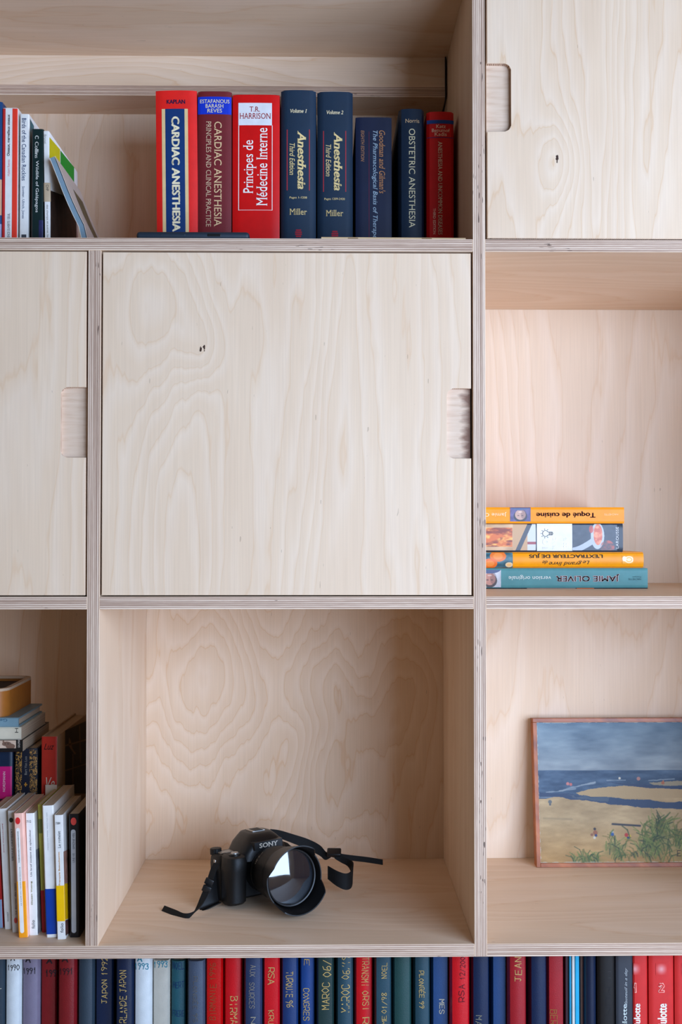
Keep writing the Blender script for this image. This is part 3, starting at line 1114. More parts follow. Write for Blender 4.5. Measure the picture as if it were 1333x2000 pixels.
def portrait(U, V, bgc, skin, hair, flip=True):
    C = np.empty(U.shape + (3,))
    C[:] = bgc
    n = smooth_noise(U, V, 4, 3, 5)
    C += n[..., None] * 30
    if flip:
        V = 1 - V
    blend(C, (np.hypot((U - .5) / .33, (V - .62) / .40) < 1) * 1.0, hair)
    blend(C, (np.hypot((U - .5) / .26, (V - .52) / .36) < 1) * 1.0, skin)
    blend(C, (np.hypot((U - .5) / .5, (V + .05) / .26) < 1) * 1.0, (70, 84, 130))
    blend(C, (np.hypot((U - .66) / .14, (V - .5) / .34) < 1) * .35, (90, 60, 60))
    for ex in (.4, .6):
        blend(C, (np.hypot((U - ex) / .055, (V - .58) / .04) < 1) * 0.55, (60, 40, 36))
    blend(C, (np.hypot((U - .5) / .1, (V - .33) / .035) < 1) * 0.8, (225, 200, 190))
    return C


AMBER = mat('amber_gloss', (255, 150, 24), rough=0.4, spec=0.25)
b4, z1 = lying('cookbook', 'teal cookbook at the bottom of the pile with large pink upside-down capitals', 1266, 1111, 1151, zc,
               mat('teal_gloss', (84, 144, 152), rough=0.4, spec=0.25), over=0.003)
patch_on(b4, 'cover_photo', 935, 1113, 979, 1147, 100, 80, lambda U, V: portrait(U, V, (196, 200, 214), (196, 138, 122), (74, 58, 56)))
b4.text('JAMIE OLIVER', 1086, 1121, 1211, 1136, ink(240, 206, 214), 'f', bold=0.04)
b4.text('version originale', 994, 1123, 1077, 1133, ink(226, 236, 238), 'f', name='subtitle_lettering')
b4.text('HACHETTE', 1228, 1129.5, 1253, 1133, ink(56, 96, 106), 'f', name='publisher_lettering')
b4.text('Pratique', 1236, 1125, 1253, 1128, ink(56, 96, 106), 'f', name='publisher_lettering')
b4.rect('cover_edge', 935, 1148.2, 1266, 1151, mat('edge_dark', (34, 40, 52)))
b4.rect('cover_edge', 1030, 1148.4, 1125, 1151, mat('edge_grey', (150, 140, 138)), lift=0.0005)
b4.rect('cover_edge', 1127, 1148.4, 1161, 1151, mat('edge_orange', (206, 110, 60)), lift=0.0005)

b3, z2 = lying('cookbook', 'yellow juice recipe book in the pile, resting on the teal cookbook', 1257, 1078, 1110, z1,
               mat('yellow_gloss', (252, 158, 0), rough=0.35, spec=0.25), hard=False, bulge=0.003, rnd=0.004)


def fruit(U, V):
    C = np.empty(U.shape + (3,))
    C[:] = (62, 104, 120)
    C += smooth_noise(U, V, 5, 4, 8)[..., None] * 50
    for x, y, r, c in ((.6, .75, .22, (226, 120, 50)), (.38, .28, .2, (232, 110, 30)), (.1, .35, .16, (216, 120, 90)), (.13, .8, .13, (120, 170, 190)), (.9, .2, .1, (226, 200, 160))):
        m = np.hypot((U - x), (V - y) * .62)
        blend(C, (m < r) * 1.0, c)
        blend(C, (m < r * .6) * .5, (245, 170, 90))
    return C


patch_on(b3, 'cover_photo', 930, 1079, 1002, 1109, 150, 70, fruit)
b3.text("L'EXTRACTEUR DE JUS", 1034, 1081, 1178, 1090, ink(40, 34, 24), 'f', bold=0.03)
b3.text('grand livre', 1073, 1095, 1137, 1105, ink(50, 40, 24), 'f', shear=0.3, name='subtitle_lettering')
b3.text('Le', 1139, 1095, 1152, 1102, ink(50, 40, 24), 'f', shear=0.3, name='subtitle_lettering')
b3.text('de', 1060, 1095, 1070, 1102, ink(50, 40, 24), 'f', shear=0.3, name='subtitle_lettering')


def seal(U, V):
    C = np.empty(U.shape + (3,))
    C[:] = (244, 168, 14)
    m = np.hypot(U - .62, V - .5)
    blend(C, (m < .42) * (m > .3) * 1.0, (250, 232, 190))
    blend(C, (m < .2) * 1.0, (250, 226, 170))
    blend(C, (np.hypot((U - .2) / .2, (V - .6) / .3) < 1) * 1.0, (250, 236, 206))
    return C


patch_on(b3, 'publisher_mark', 1216, 1085, 1237, 1101, 70, 50, seal, lift=0.0005)

b2, z3 = lying('cookbook', 'thick dark cookbook in the pile with food photos and a white title block', 1217.5, 1021.5, 1077, z2,
               mat('slate_gloss', (44, 48, 60), rough=0.35), bulge=0.0006)


def pie(U, V):
    C = np.empty(U.shape + (3,))
    C[:] = (196, 160, 122)
    C += smooth_noise(U, V, 4, 3, 2)[..., None] * 34
    blend(C, (U < .16) * 1.0, (206, 198, 192))
    blend(C, (U > .62) * 1.0, (188, 150, 110))
    blend(C, (U > .86) * 1.0, (196, 200, 208))
    blend(C, (abs(U - .80 - (V - .5) * .2) < .04) * 1.0, (66, 68, 80))
    blend(C, (abs(V - .28) < .05) * (U > .86) * 1.0, (150, 60, 66))
    m = np.maximum(abs(U - .36) / .25, abs(V - .5) / .36)
    blend(C, (m < 1) * 1.0, (206, 104, 34))
    blend(C, (m < 1) * np.clip(smooth_noise(U, V, 9, 8, 4) * 2.2, 0, 1), (236, 176, 84))
    blend(C, (m < 1) * np.clip(smooth_noise(U, V, 8, 8, 6) * 2.2, 0, 1), (126, 48, 14))
    return C


patch_on(b2, 'cover_photo', 930, 1023.5, 1047, 1075, 220, 100, pie)
b2.rect('title_block', 1049, 1023, 1118.5, 1076, mat('block_white', (224, 228, 232), rough=0.4), lift=0.0006)
b2.text('10', 1060, 1052, 1072, 1072, ink(240, 242, 244), 'u', bold=0.03, lift=0.0012)
b2.text('PRINC', 1080, 1050, 1087, 1073, ink(240, 242, 244), 'u', lift=0.0012, name='subtitle_lettering')
b2.text('100 %', 1101, 1050, 1108, 1073, ink(240, 242, 244), 'u', lift=0.0012, name='subtitle_lettering')


def bulb_icon():
    """outlined light bulb with rays, printed on the title block"""
    vs, fs = [], []
    c = b2.pt(1066, 1042)
    s = 0.0007

    def line(x0, y0, x1, y1, w=0.00035):
        L = math.hypot(x1 - x0, y1 - y0) or 1
        nx, ny = -(y1 - y0) / L * w, (x1 - x0) / L * w
        i = len(vs)
        for x, y in ((x0 + nx, y0 + ny), (x1 + nx, y1 + ny), (x1 - nx, y1 - ny), (x0 - nx, y0 - ny)):
            vs.append((c.x + x, c.z + y))
        fs.append((i, i + 1, i + 2, i + 3))
    R = 0.0046
    q = [(R * math.cos(a), R * math.sin(a)) for a in [math.radians(30 + 300 * i / 14) for i in range(15)]]
    for a_, b_ in zip(q, q[1:]):
        line(*a_, *b_)
    line(*q[0], 0.0105, 0.0023)
    line(*q[-1], 0.0105, -0.0023)
    line(0.0105, 0.0023, 0.0115, 0)
    line(0.0115, 0, 0.0105, -0.0023)
    for i in range(3):
        line(0.006 + i * 0.0018, 0.0022, 0.006 + i * 0.0018, -0.0022)
    for i in range(7):
        a = math.radians(60 + 240 * i / 6)
        line(0.0058 * math.cos(a), 0.0058 * math.sin(a), 0.0076 * math.cos(a), 0.0076 * math.sin(a))
    b2.patch_mesh('bulb_icon', vs, fs, ink(70, 74, 80), 0.0012)


bulb_icon()


def spoon(U, V):
    C = np.empty(U.shape + (3,))
    C[:] = (46, 50, 64)
    C += smooth_noise(U, V, 6, 5, 12)[..., None] * 18
    blend(C, (np.hypot((U - .56) / .15, (V - .55) / .5) < 1) * 1.0, (176, 184, 198))
    for i in range(20):
        t = i / 19
        blend(C, (np.hypot((U - (.05 + .42 * t)) / .07, (V - (.02 + .36 * t * t ** .4)) / .10) < 1) * 1.0, (170, 178, 194))
    m = np.hypot((U - .57) / .10, (V - .6) / .40)
    blend(C, (m < 1) * 1.0, (196, 86, 50))
    blend(C, (m < 1) * np.clip(smooth_noise(U, V, 10, 8, 3) * 2, 0, 1), (236, 150, 110))
    blend(C, (np.hypot((U - .42) / .05, (V - .8) / .14) < 1) * .8, (190, 60, 40))
    m = np.hypot((U - .78) / .16, (V - .12) / .26)
    blend(C, (m < 1) * np.clip(.6 + smooth_noise(U, V, 10, 8, 30), 0, 1), (170, 66, 44))
    return C


patch_on(b2, 'cover_photo', 1119, 1023.5, 1206, 1075, 180, 100, spoon)
b2.text('LAROUSSE', 1203.5, 1029, 1209, 1071, ink(226, 228, 234), 'u', name='publisher_lettering', gap=1.1)

b1, z4 = lying('cookbook', 'orange cookbook on top of the pile with dark upside-down lettering and a portrait photo', 1220, 989, 1020.5, z3, AMBER)
patch_on(b1, 'cover_photo', 997, 990.5, 1037, 1018.5, 120, 84, lambda U, V: portrait(U, V, (84, 72, 124), (186, 148, 136), (40, 34, 44)))
b1.text('Toqué de cuisine', 1048, 998.5, 1164, 1011, ink(104, 44, 40), 'f', bold=0.03)
b1.text('Jamie Oliver', 922, 1000, 990, 1009, ink(250, 226, 190), 'f', name='author_lettering')
b1.text('HACHETTE', 1181, 1003, 1208, 1006.5, ink(250, 222, 170), 'f', name='publisher_lettering')

# ------------------------------------------------------------------ right column: seaside painting leaning on the back panel
bl = P(1049, 1694, 0.322)
tl = P(1040, 1403.5, 0.352)
PW, th = 0.345, math.atan2(0.352 - 0.322, tl.z - Z_LOW)
PH = math.hypot(0.030, tl.z - Z_LOW)
pm = Matrix.Translation((bl.x, 0.322, Z_LOW + 0.0004)) @ Matrix.Rotation(-th, 4, 'X')
pa = empty('painting', matrix=pm)
tag(pa, 'small framed oil painting of a beach with dune grass, leaning against the back panel', 'painting')


def frame_wood():
    k = NT('frame_varnished_pine')
    s = k.n('ShaderNodeSeparateXYZ')
    k.l(k.n('ShaderNodeTexCoord').outputs['Object'], s.inputs[0])
    v = k.math('ADD', k.math('MULTIPLY', s.outputs[0], 90.0), k.math('MULTIPLY', s.outputs[2], 90.0))
    g = k.noise(k.xyz(v, k.math('MULTIPLY', s.outputs[1], 300.0), k.math('MULTIPLY', s.outputs[2], 30.0)), 0.35, 3.0)
    k.l(k.ramp(g, [(0.3, srgb(128, 62, 26)), (0.6, srgb(174, 94, 42)), (0.8, srgb(192, 114, 56))]), k.bsdf.inputs['Base Color'])
    k.bsdf.inputs['Roughness'].default_value = 0.4
    return k.m


FWD = frame_wood()
fw, fd = 0.0068, 0.020
for nm, q in (('frame_side', (0, fw, 0, fd, 0, PH - fw)), ('frame_side', (PW - fw, PW, 0, fd, 0, PH - fw)),
              ('frame_bottom', (fw, PW - fw, 0, fd, 0, fw)), ('frame_top', (0, PW, 0, fd, PH - fw, PH))):
    bm = bmesh.new()
    add_box(bm, *q, 0.0006, 2)
    from_bm(nm, bm, FWD, pa)


def seaside(U, V):
    # photograph-crop units: one unit of 1165 = the canvas height
    X = U * (PW - 2 * fw) / (PH - 2 * fw) * 1165 + 150
    Y = (1 - V) * 1165 + 135
    n1 = smooth_noise(U, V, 10, 30, 1)
    n2 = smooth_noise(U, V, 40, 60, 2)
    n3 = smooth_noise(U, V, 6, 5, 3)
    wob = n1 * 22 + n2 * 9
    C = np.empty(U.shape + (3,))
    t = np.clip((Y - 135) / 400, 0, 1)[..., None]
    C[:] = np.array((104, 132, 158)) * (1 - t) + np.array((138, 152, 166)) * t
    C += (n3 * 34 + n1 * 22)[..., None] * np.array((1, 1, .9))
    sea = np.clip((Y + wob * .15 - 536) / 6, 0, 1)
    blend(C, sea, (62, 88, 120))
    C += (sea * (n1 * 30 + n2 * 12))[..., None]
    for (x0, y0, x1, y1, w) in ((220, 722, 470, 690, 6), (330, 705, 640, 640, 7), (520, 660, 640, 636, 5), (740, 630, 900, 615, 5), (1100, 622, 1320, 608, 6), (160, 752, 260, 760, 9)):
        blend(C, np.clip(1.2 - seg_dist(X, Y + wob * .6, (x0, y0), (x1, y1)) / w, 0, 1) * .75, (158, 172, 186))
    SAND = (180, 156, 118)
    blend(C, in_poly(X, Y + wob * .6, [(470, 722), (640, 690), (850, 668), (1400, 690), (1900, 700), (1900, 830), (1333, 808), (1000, 782), (690, 762), (500, 742)]), SAND)
    blend(C, in_poly(X, Y + wob * .4, [(1100, 642), (1340, 624), (1800, 630), (1800, 672), (1150, 662)]), (150, 142, 122))
    blend(C, in_poly(X, Y + wob, [(100, 775), (300, 768), (520, 785), (850, 832), (1060, 858), (1900, 860), (1900, 1400), (100, 1400)]), SAND)
    low = np.clip((Y - 950) / 330, 0, 1) * (Y > 780)
    C += (low[..., None]) * np.array((6, -8, -26))
    C += ((Y > 770) * (n3 * 26 + n1 * 20 + n2 * 8))[..., None] * np.array((1, .98, .9))
    blend(C, in_poly(X, Y + wob * .8, [(140, 722), (400, 730), (550, 750), (760, 770), (1340, 808), (1900, 812), (1900, 850), (1240, 862), (1050, 856), (850, 832), (650, 806), (500, 782), (300, 766), (140, 748)]), (46, 68, 104))
    blend(C, in_poly(X, Y + wob * .4, [(715, 640), (850, 645), (1333, 668), (1900, 676), (1900, 700), (1100, 692), (850, 656)]), (44, 64, 100))
    blend(C, in_poly(X, Y + wob, [(400, 740), (560, 752), (760, 775), (740, 800), (520, 776)]) * .5, (100, 112, 122))
    blend(C, np.clip(1.3 - seg_dist(X, Y, (775, 985), (1010, 1000)) / 9, 0, 1), (44, 48, 62))
    blend(C, np.clip(1.2 - seg_dist(X, Y, (190, 935), (430, 945)) / 10, 0, 1) * .35, (120, 108, 84))
    dots = (((622, 1025), 12, (50, 44, 52)), ((626, 1056), 19, (150, 92, 66)), ((596, 1072), 12, (140, 90, 70)), ((630, 1078), 12, (40, 60, 120)), ((618, 1096), 12, (210, 206, 196)),
            ((770, 1050), 12, (170, 180, 196)), ((770, 1070), 15, (40, 86, 160)), ((890, 1075), 16, (180, 50, 46)), ((918, 1084), 12, (216, 190, 60)), ((904, 1100), 13, (40, 56, 100)), ((884, 1106), 9, (206, 190, 70)),
            ((248, 800), 16, (96, 104, 112)), ((248, 822), 10, (80, 88, 100)), ((404, 650), 14, (206, 130, 130)), ((430, 656), 13, (200, 110, 110)), ((1220, 645), 14, (170, 96, 66)), ((1224, 630), 8, (176, 110, 80)),
            ((850, 606), 11, (220, 214, 200)), ((1012, 610), 16, (180, 130, 126)))
    for (x, y), r, c in dots:
        blend(C, np.clip((r * 1.15 - np.hypot(X - x, Y - y)) / 5, 0, 1) * .95, c)
    r = np.random.default_rng(11)
    greens = ((84, 106, 46), (108, 128, 62), (62, 84, 44), (140, 146, 84), (120, 112, 60), (48, 66, 40))
    for cx, cy, rx_, ry_ in ((560, 1275, 130, 45), (790, 1200, 110, 70), (1120, 1170, 150, 120), (1200, 1060, 100, 110), (1400, 1170, 140, 130)):
        blend(C, np.clip(1.15 - np.hypot((X - cx) / rx_, (Y - cy) / ry_) + n2 * .5, 0, 1) * .75, (104, 116, 62))
    for cx, cy, n, sp, ln in ((520, 1285, 26, 90, 120), (600, 1290, 22, 70, 90), (780, 1185, 34, 90, 130), (830, 1270, 24, 60, 80), (1080, 1180, 60, 110, 210), (1190, 1060, 60, 90, 190), (1150, 1250, 40, 110, 150),
                              (1330, 1130, 40, 60, 160), (1480, 1180, 70, 110, 210), (960, 1250, 14, 60, 90)):
        for _ in range(n):
            x, y = cx + r.normal() * sp * .6, min(cy + r.normal() * sp * .35, 1300)
            a = r.uniform(-1.0, 1.1)
            l = ln * r.uniform(.5, 1)
            m_ = (x + math.sin(a * .5) * l * .5, y - abs(math.cos(a * .5)) * l * .45)
            e = (m_[0] + math.sin(a * 1.3) * l * .5, m_[1] - math.cos(a * 1.3) * l * .32)
            g_, w_ = greens[r.integers(len(greens))], r.uniform(3.5, 8)
            for p_, q_ in (((x, y), m_), (m_, e)):
                blend(C, np.clip(1.25 - seg_dist(X, Y, p_, q_) / w_, 0, 1) * .7, g_)
    for a, b_ in (((1318, 1205), (1318, 1248)), ((1318, 1205), (1345, 1205)), ((1318, 1226), (1340, 1226)), ((1312, 1248), (1345, 1248))):
        blend(C, np.clip(1.2 - seg_dist(X, Y, a, b_) / 4, 0, 1), (50, 38, 30))
    edge = np.minimum(np.minimum(U * 1.4, 1 - U), np.minimum(V, 1 - V))
    C *= 0.93
    blend(C, (edge + n2 * .008 < .004) * .7, (196, 194, 186))
    return C


grid_patch('canvas', pa, PW - 2 * fw, PH - 2 * fw, 560, 390, seaside, lambda u, v: (fw + u, 0.0035, fw + v), rough=0.55, bumpy=1400.0)
bm = bmesh.new()
add_box(bm, fw, PW - fw, 0.0045, fd - 0.002, fw, PH - fw)
from_bm('stretcher', bm, mat('stretcher_wood', (150, 120, 86), rough=0.7), pa)

# ------------------------------------------------------------------ lower left compartment: pocket books in front
PG = 'pocket paperbacks in the front row of the lower compartment'
zl = Z_LOW
GREYT = ink(70, 72, 80)


def pocket(label, x0, x1, yt, bx0, bx1, ybm, y, cover, d=0.108, nm='pocket_book', **kw):
    return soft(nm, label, x0, x1, yt, y, cover, d, zb=zl, group=PG, bx0=bx0, ybot=ybm, bx1=bx1, **kw)


b = pocket('brightly striped paperback at the end of the front row beside the glucose book', -24, -3.5, 1585, -15, 6, 1812, 0.066, mat('stripe_red', (170, 40, 40), rough=0.35))
b.rect('label_band', -20, 1585, 2, 1690, mat('band_plum', (96, 34, 66)), full=True)
b.rect('label_band', -20, 1758, 8, 1812, mat('band_sky', (130, 160, 200)), full=True)
b = pocket('white paperback about a glucose revolution with a red author name', -2.5, 12.5, 1579.5, 8.2, 24.5, 1814, 0.062, PBW)
b.text('Jessie INCHAUSPÉ', 4, 1608, 9, 1665, ink(206, 50, 60), 'u', name='author_lettering', bold=0.01)
b.text('Faites votre glucose révolution', 9.5, 1675, 14, 1760, GREYT, 'u')
b.text('POCKET', 14, 1781, 17.5, 1799, ink(60, 62, 70), 'u', name='publisher_lettering')
b = pocket('greyish paperback with dark capitals and a dark round picture near its head', 14.5, 29, 1583.5, 25.5, 36, 1820, 0.050, mat('cover_pale_grey', (206, 206, 208), rough=0.4))
b.text('SIBYLLE GRIMBERT', 21, 1618, 27, 1681, GREYT, 'u', name='author_lettering')
b.text('Le dernier des siens', 27.5, 1725, 33, 1785, GREYT, 'u')
b.disc('emblem', 18, 1597, 26, 1606, ink(48, 54, 44))
b.disc('emblem', 27.5, 1792, 34.5, 1803, ink(206, 90, 90))
b = pocket('pink and orange paperback with a white capsule panel and a red round logo', 26.5, 44.6, 1588.5, 37.5, 53.8, 1829, 0.031, mat('cover_salmon', (240, 190, 180), rough=0.35))
b.rect('spine_patch', 30, 1722, 56, 1832, mat('patch_orange', (250, 160, 30), rough=0.35), full=True)
b.capsule('spine_panel', 31.0, 1617, 47.5, 1822, mat('panel_white', (236, 236, 240), rough=0.35))
b.text('TOSHIKAZU KAWAGUCHI', 34.5, 1624, 39, 1685, ink(40, 40, 46), 'u', name='author_lettering', lift=0.0009, bold=0.02)
b.text('LE CAFÉ DU TEMPS RETROUVÉ', 38, 1693, 43, 1768, ink(60, 60, 66), 'u', lift=0.0009)
b.disc('emblem', 30, 1596.5, 40, 1609.5, ink(206, 40, 44), lift=0.0005)
b = pocket('white paperback with 7112 at its head and green and grey lettering', 49.3, 66.5, 1588.5, 57.8, 73, 1826.5, 0.039, PBW)
b.text('7112', 52, 1602, 61, 1606.5, GREYT, name='number_lettering')
b.text('Un bref instant de splendeur', 57, 1620, 64, 1712, ink(76, 82, 96), 'u', serif=True)
b.text('Ocean Vuong', 60, 1721, 65, 1767, ink(140, 140, 70), 'u', name='author_lettering', bold=0.02)
b.text('folio', 62, 1797, 68.5, 1813, ink(50, 54, 66), 'u', name='publisher_lettering')
b.side('cover_picture', [(70, 1660), (78, 1655), (84, 1815), (74, 1825)], mat('picture_grey', (130, 136, 152), var=0.5))
b = pocket('thin yellow-green paperback with a red foot squeezed behind the blue-footed white one', 73.5, 81.5, 1571.5, 82.5, 89.5, 1820, 0.050, mat('cover_lime', (186, 188, 90), rough=0.4), nm='pocket_book')
b.rect('spine_patch', 80, 1739, 92, 1830, mat('patch_red', (176, 30, 40)), full=True)
b.rect('spine_patch', 73, 1600, 88, 1627, mat('patch_olive', (110, 124, 70)), full=True)
b = pocket('white paperback with a large blue block across the foot of its spine', 82, 104, 1573.5, 91, 112, 1830, 0.031, PBW, d=0.12)
b.rect('spine_patch', 85, 1736.5, 113, 1824, mat('patch_royal', (10, 60, 160), rough=0.35), full=True)
b.text('Clémentine Mélois  Alors c\'est bien', 91, 1587, 95, 1660, ink(130, 136, 150), 'u')
b = pocket('white paperback with a yellow paper band and orange lettering', 105.5, 122.5, 1592, 112.5, 127.5, 1834, 0.024, PBW)
b.rect('paper_band', 108, 1730, 128, 1799, mat('band_yellow', (250, 196, 10), rough=0.35), full=True)
b.side('paper_band', [(123, 1730), (135, 1724), (137, 1792), (126, 1799)], mat('band_yellow', (250, 196, 10)))
b.side('cover_picture', [(123, 1665), (135, 1658), (136, 1722), (124, 1729)], mat('picture_rose', (176, 130, 120), var=0.4))
b.side('cover_picture', [(126, 1800), (137, 1794), (138, 1820), (128, 1828)], mat('picture_maroon', (100, 66, 64), var=0.6))
b.text('7384', 109, 1605.5, 118, 1610, GREYT, name='number_lettering')
b.text('Le roitelet', 113, 1623, 119, 1656, ink(76, 82, 96), 'u', serif=True)
b.text('François Beauchemin', 114, 1664, 119, 1729, ink(226, 160, 60), 'u', name='author_lettering', bold=0.02)
b.text('folio', 118, 1803, 124.5, 1821, ink(50, 54, 66), 'u', name='publisher_lettering')
b = pocket('black paperback with a silver capsule panel, last of the front row by the upright', 134.5, 154, 1590, 136, 155.5, 1830, 0.031, mat('cover_black', (26, 25, 30), rough=0.3))
b.capsule('spine_panel', 138.7, 1620, 149.2, 1822, mat('panel_silver', (176, 180, 190), rough=0.35), lift=0.0004)
b.disc('emblem', 138.5, 1596.5, 149.5, 1611.5, ink(206, 70, 64))
b.text('SIMONE VEIL', 142, 1626, 146.5, 1658, ink(60, 62, 70), 'u', name='author_lettering', lift=0.0009)
b.text('UNE VIE', 142, 1666, 146.5, 1684, ink(90, 92, 100), 'u', lift=0.0009)

# bookmarks standing out of the pages
for x, y, yd, c, nm, lb in ((118, 1580, 0.075, (196, 20, 30), 'bookmark', 'red paper bookmark poking out of the yellow-banded paperback'),
                            (100, 1533, 0.14, (214, 200, 190), 'bookmark', 'pale paper slip poking up behind the blue-footed white paperback')):
    c0 = P(x, y, yd)
    bm = bmesh.new()
    hgt = 0.035 if c[1] > 100 else 0.022
    wd = 0.017 if c[1] > 100 else 0.014
    if c[1] > 100:
        add_box(bm, -wd / 2, wd / 2, 0, 0.0004, -hgt, 0)
    else:
        vs = [bm.verts.new(v) for v in ((0, -0.012, -0.026), (0.0005, 0.05, -0.026), (0.0005, 0.05, 0.004), (0, -0.012, -0.005))]
        bm.faces.new(vs)
        bmesh.ops.solidify(bm, geom=bm.faces[:], thickness=0.0005)
    o = from_bm(nm, bm, mat('slip_%d' % c[0], c, rough=0.6), None, c0)
    tag(o, lb, 'bookmark')

# back row and the pile lying on it
BG = 'books in the back row of the lower compartment'
b = hard('comic_book', 'red-spined comic album with black scribbled lettering, standing in the back row', 81, 111.5, 1438.5, 0.152, mat('comic_beige', (190, 170, 148), rough=0.5), d=0.205, group=BG, zb=zl, bulge=0.0003)
b.rect('spine_patch', 81, 1438, 112, 1700, mat('comic_red', (206, 52, 38), rough=0.45), full=True)
b.text('Luz', 86, 1452, 106, 1464, ink(40, 20, 24), shear=0.4, name='author_lettering')
b.text('Ve', 90, 1518, 107, 1540, ink(226, 216, 206), shear=0.3)


def stained_glass(b):
    b.side('cover_picture', [(127, 1427), (168, 1408), (168, 1550), (127, 1550)], mat('comic_black', (20, 16, 18), rough=0.4))
    line = ink(150, 132, 116)
    for q in ([(154, 1418), (155.5, 1417), (157.5, 1490), (156, 1490)], [(127, 1455), (168, 1443), (168, 1446), (127, 1458)], [(127, 1504), (168, 1491), (168, 1493), (127, 1506)],
              [(134, 1440), (137, 1445), (141, 1462), (148, 1472), (145, 1474), (137, 1462), (133, 1455)], [(141, 1472), (142.5, 1472), (142.5, 1535), (141, 1535)]):
        b.side('cover_drawing', q, line, lift=0.0006)


stained_glass(b)
b = hard('hardback_book', 'navy hardback with gold floral ornament on its spine in the back row', 29.5, 72.5, 1462, 0.155, mat('ornament_navy', (22, 30, 52), rough=0.4), d=0.17, group=BG, zb=zl, bulge=0.002)


def ornament():
    k = NT('gold_ornament')
    tc = k.n('ShaderNodeTexCoord').outputs['Object']
    v = k.n('ShaderNodeTexNoise')
    k.l(tc, v.inputs['Vector'])
    v.inputs['Scale'].default_value = 190.0
    v.inputs['Distortion'].default_value = 2.5
    k.l(k.ramp(v.outputs['Fac'], [(0.50, srgb(18, 22, 34)), (0.56, srgb(196, 144, 70))]), k.bsdf.inputs['Base Color'])
    k.bsdf.inputs['Roughness'].default_value = 0.4
    return k.m


om = ornament()
b.rect('ornament_strip', 29.5, 1464, 42.5, 1560, om)
b.rect('ornament_strip', 58, 1464, 72, 1560, om)
b.text('Bart Van Loo', 48.5, 1477, 53, 1513, ink(150, 150, 150), 'u', serif=True, name='author_lettering')
b.rect('emblem', 49.4, 1528, 51.4, 1536, ink(206, 150, 60))
b.rect('emblem', 47.5, 1531, 53.5, 1533.4, ink(206, 150, 60))
b = hard('hardback_book', 'magenta-spined book with white lettering in the back row', -14, 23.5, 1468, 0.152, mat('night_blue', (20, 40, 70), rough=0.35), d=0.16, group=BG, zb=zl, bulge=0.0006)
b.rect('spine_patch', -14, 1497, 23, 1560, mat('magenta_print', (196, 20, 120), rough=0.4), full=True)
b.text('NORDMANN', 6, 1507, 10.5, 1546, ink(226, 200, 216), 'u', name='author_lettering')

PILE = 'books lying on top of the back row'
zp = P(20, 1465, 0.15).z


def lying_left(label, xr, yt, ybm, zb, cover, y, d, cat='book', nm='hardback_book', back_y=0.0, rz=0.0, **kw):
    x1 = P(xr, (yt + ybm) / 2, y).x
    w = P(xr, yt, y).z - P(xr, ybm, y).z
    h = 0.15
    M = Matrix.Translation((x1 - h / 2, y, zb)) @ Matrix.Rotation(rz, 4, 'Z')
    return Book(nm, label, cat, PILE, M, w, h, d, cover, flat=True, **kw), zb + w


b, zz = lying_left('paperback with a kitten photo on its black spine, lying on the back row', 44, 1440.5, 1464, zp, mat('cover_soot', (24, 22, 24), rough=0.4), 0.135, 0.15, nm='paperback_book', hard=False)


def kitten(U, V):
    C = np.empty(U.shape + (3,))
    C[:] = (222, 200, 186)
    C += smooth_noise(U, V, 5, 4, 21)[..., None] * 20
    f = (132, 104, 92)
    blend(C, (np.hypot((U - .8) / .1, (V - .55) / .3) < 1) * 1.0, f)
    blend(C, (np.hypot((U - .88) / .1, (V - .25) / .35) < 1) * 1.0, f)
    blend(C, (np.hypot((U - .73) / .02, (V - .85) / .14) < 1) * 1.0, f)
    for x in (.77, .83):
        blend(C, (np.hypot((U - x) / .015, (V - .56) / .05) < 1) * 1.0, (40, 34, 40))
    return C


patch_on(b, 'cover_photo', -60, 1441.5, 31.5, 1461.5, 220, 60, kitten)
b.text('GALLIMARD', 35, 1442.5, 39, 1460, ink(226, 222, 220), 'u', name='publisher_lettering')
b, zz = lying_left('cream-white book with a small boxed letter, lying over the kitten paperback', 41.5, 1415.5, 1440, zz, mat('cover_bone', (226, 222, 208), rough=0.4), 0.137, 0.135, nm='paperback_book', hard=False)
b.text('H', 29.5, 1422, 36, 1431, ink(90, 88, 84), 'u', name='publisher_lettering')
b, zz = lying_left('blue-grey hardback lying near the top of the pile under the tan box', 36, 1397, 1415.5, zz, mat('cover_steel_blue', (124, 160, 182), rough=0.45), 0.137, 0.13)
b.text('Genèse', -24, 1404, 14.5, 1409.5, ink(60, 100, 130), 'f')

# tan round-cornered box standing on the pile
xr = P(2, 1370, 0.16).x + 0.014
bw, bd, bh = 0.11, 0.15, P(36, 1326, 0.25).z - zz
tb = empty('storage_box', (xr - bw / 2, 0.14 + bd / 2, zz))
tag(tb, 'tan leather box with rounded corners and a pale rim on top of the book pile', 'box')


def rrect(w, d, r, n=8):
    out = []
    for cx, cy, a0 in ((w / 2 - r, d / 2 - r, 0), (-w / 2 + r, d / 2 - r, 90), (-w / 2 + r, -d / 2 + r, 180), (w / 2 - r, -d / 2 + r, 270)):
        for i in range(n + 1):
            a = math.radians(a0 + 90 * i / n)
            out.append((cx + r * math.cos(a), cy + r * math.sin(a)))
    return out


def ring_wall(name, w, d, r, th_, z0, z1, m, parent, floor=False):
    bm = bmesh.new()
    o_, i_ = rrect(w, d, r), rrect(w - 2 * th_, d - 2 * th_, max(r - th_, 0.001))
    R = [[bm.verts.new((x, y, z)) for x, y in q] for q, z in ((o_, z0), (o_, z1), (i_, z1), (i_, z0))]
    n = len(o_)
    for A, B in zip(R, R[1:] + R[:1]):
        for k in range(n):
            bm.faces.new((A[k], A[(k + 1) % n], B[(k + 1) % n], B[k]))
    if floor:
        bm.faces.new([bm.verts.new((x, y, z0 + 0.002)) for x, y in i_])
    return from_bm(name, bm, m, parent, smooth=True, angle=40)


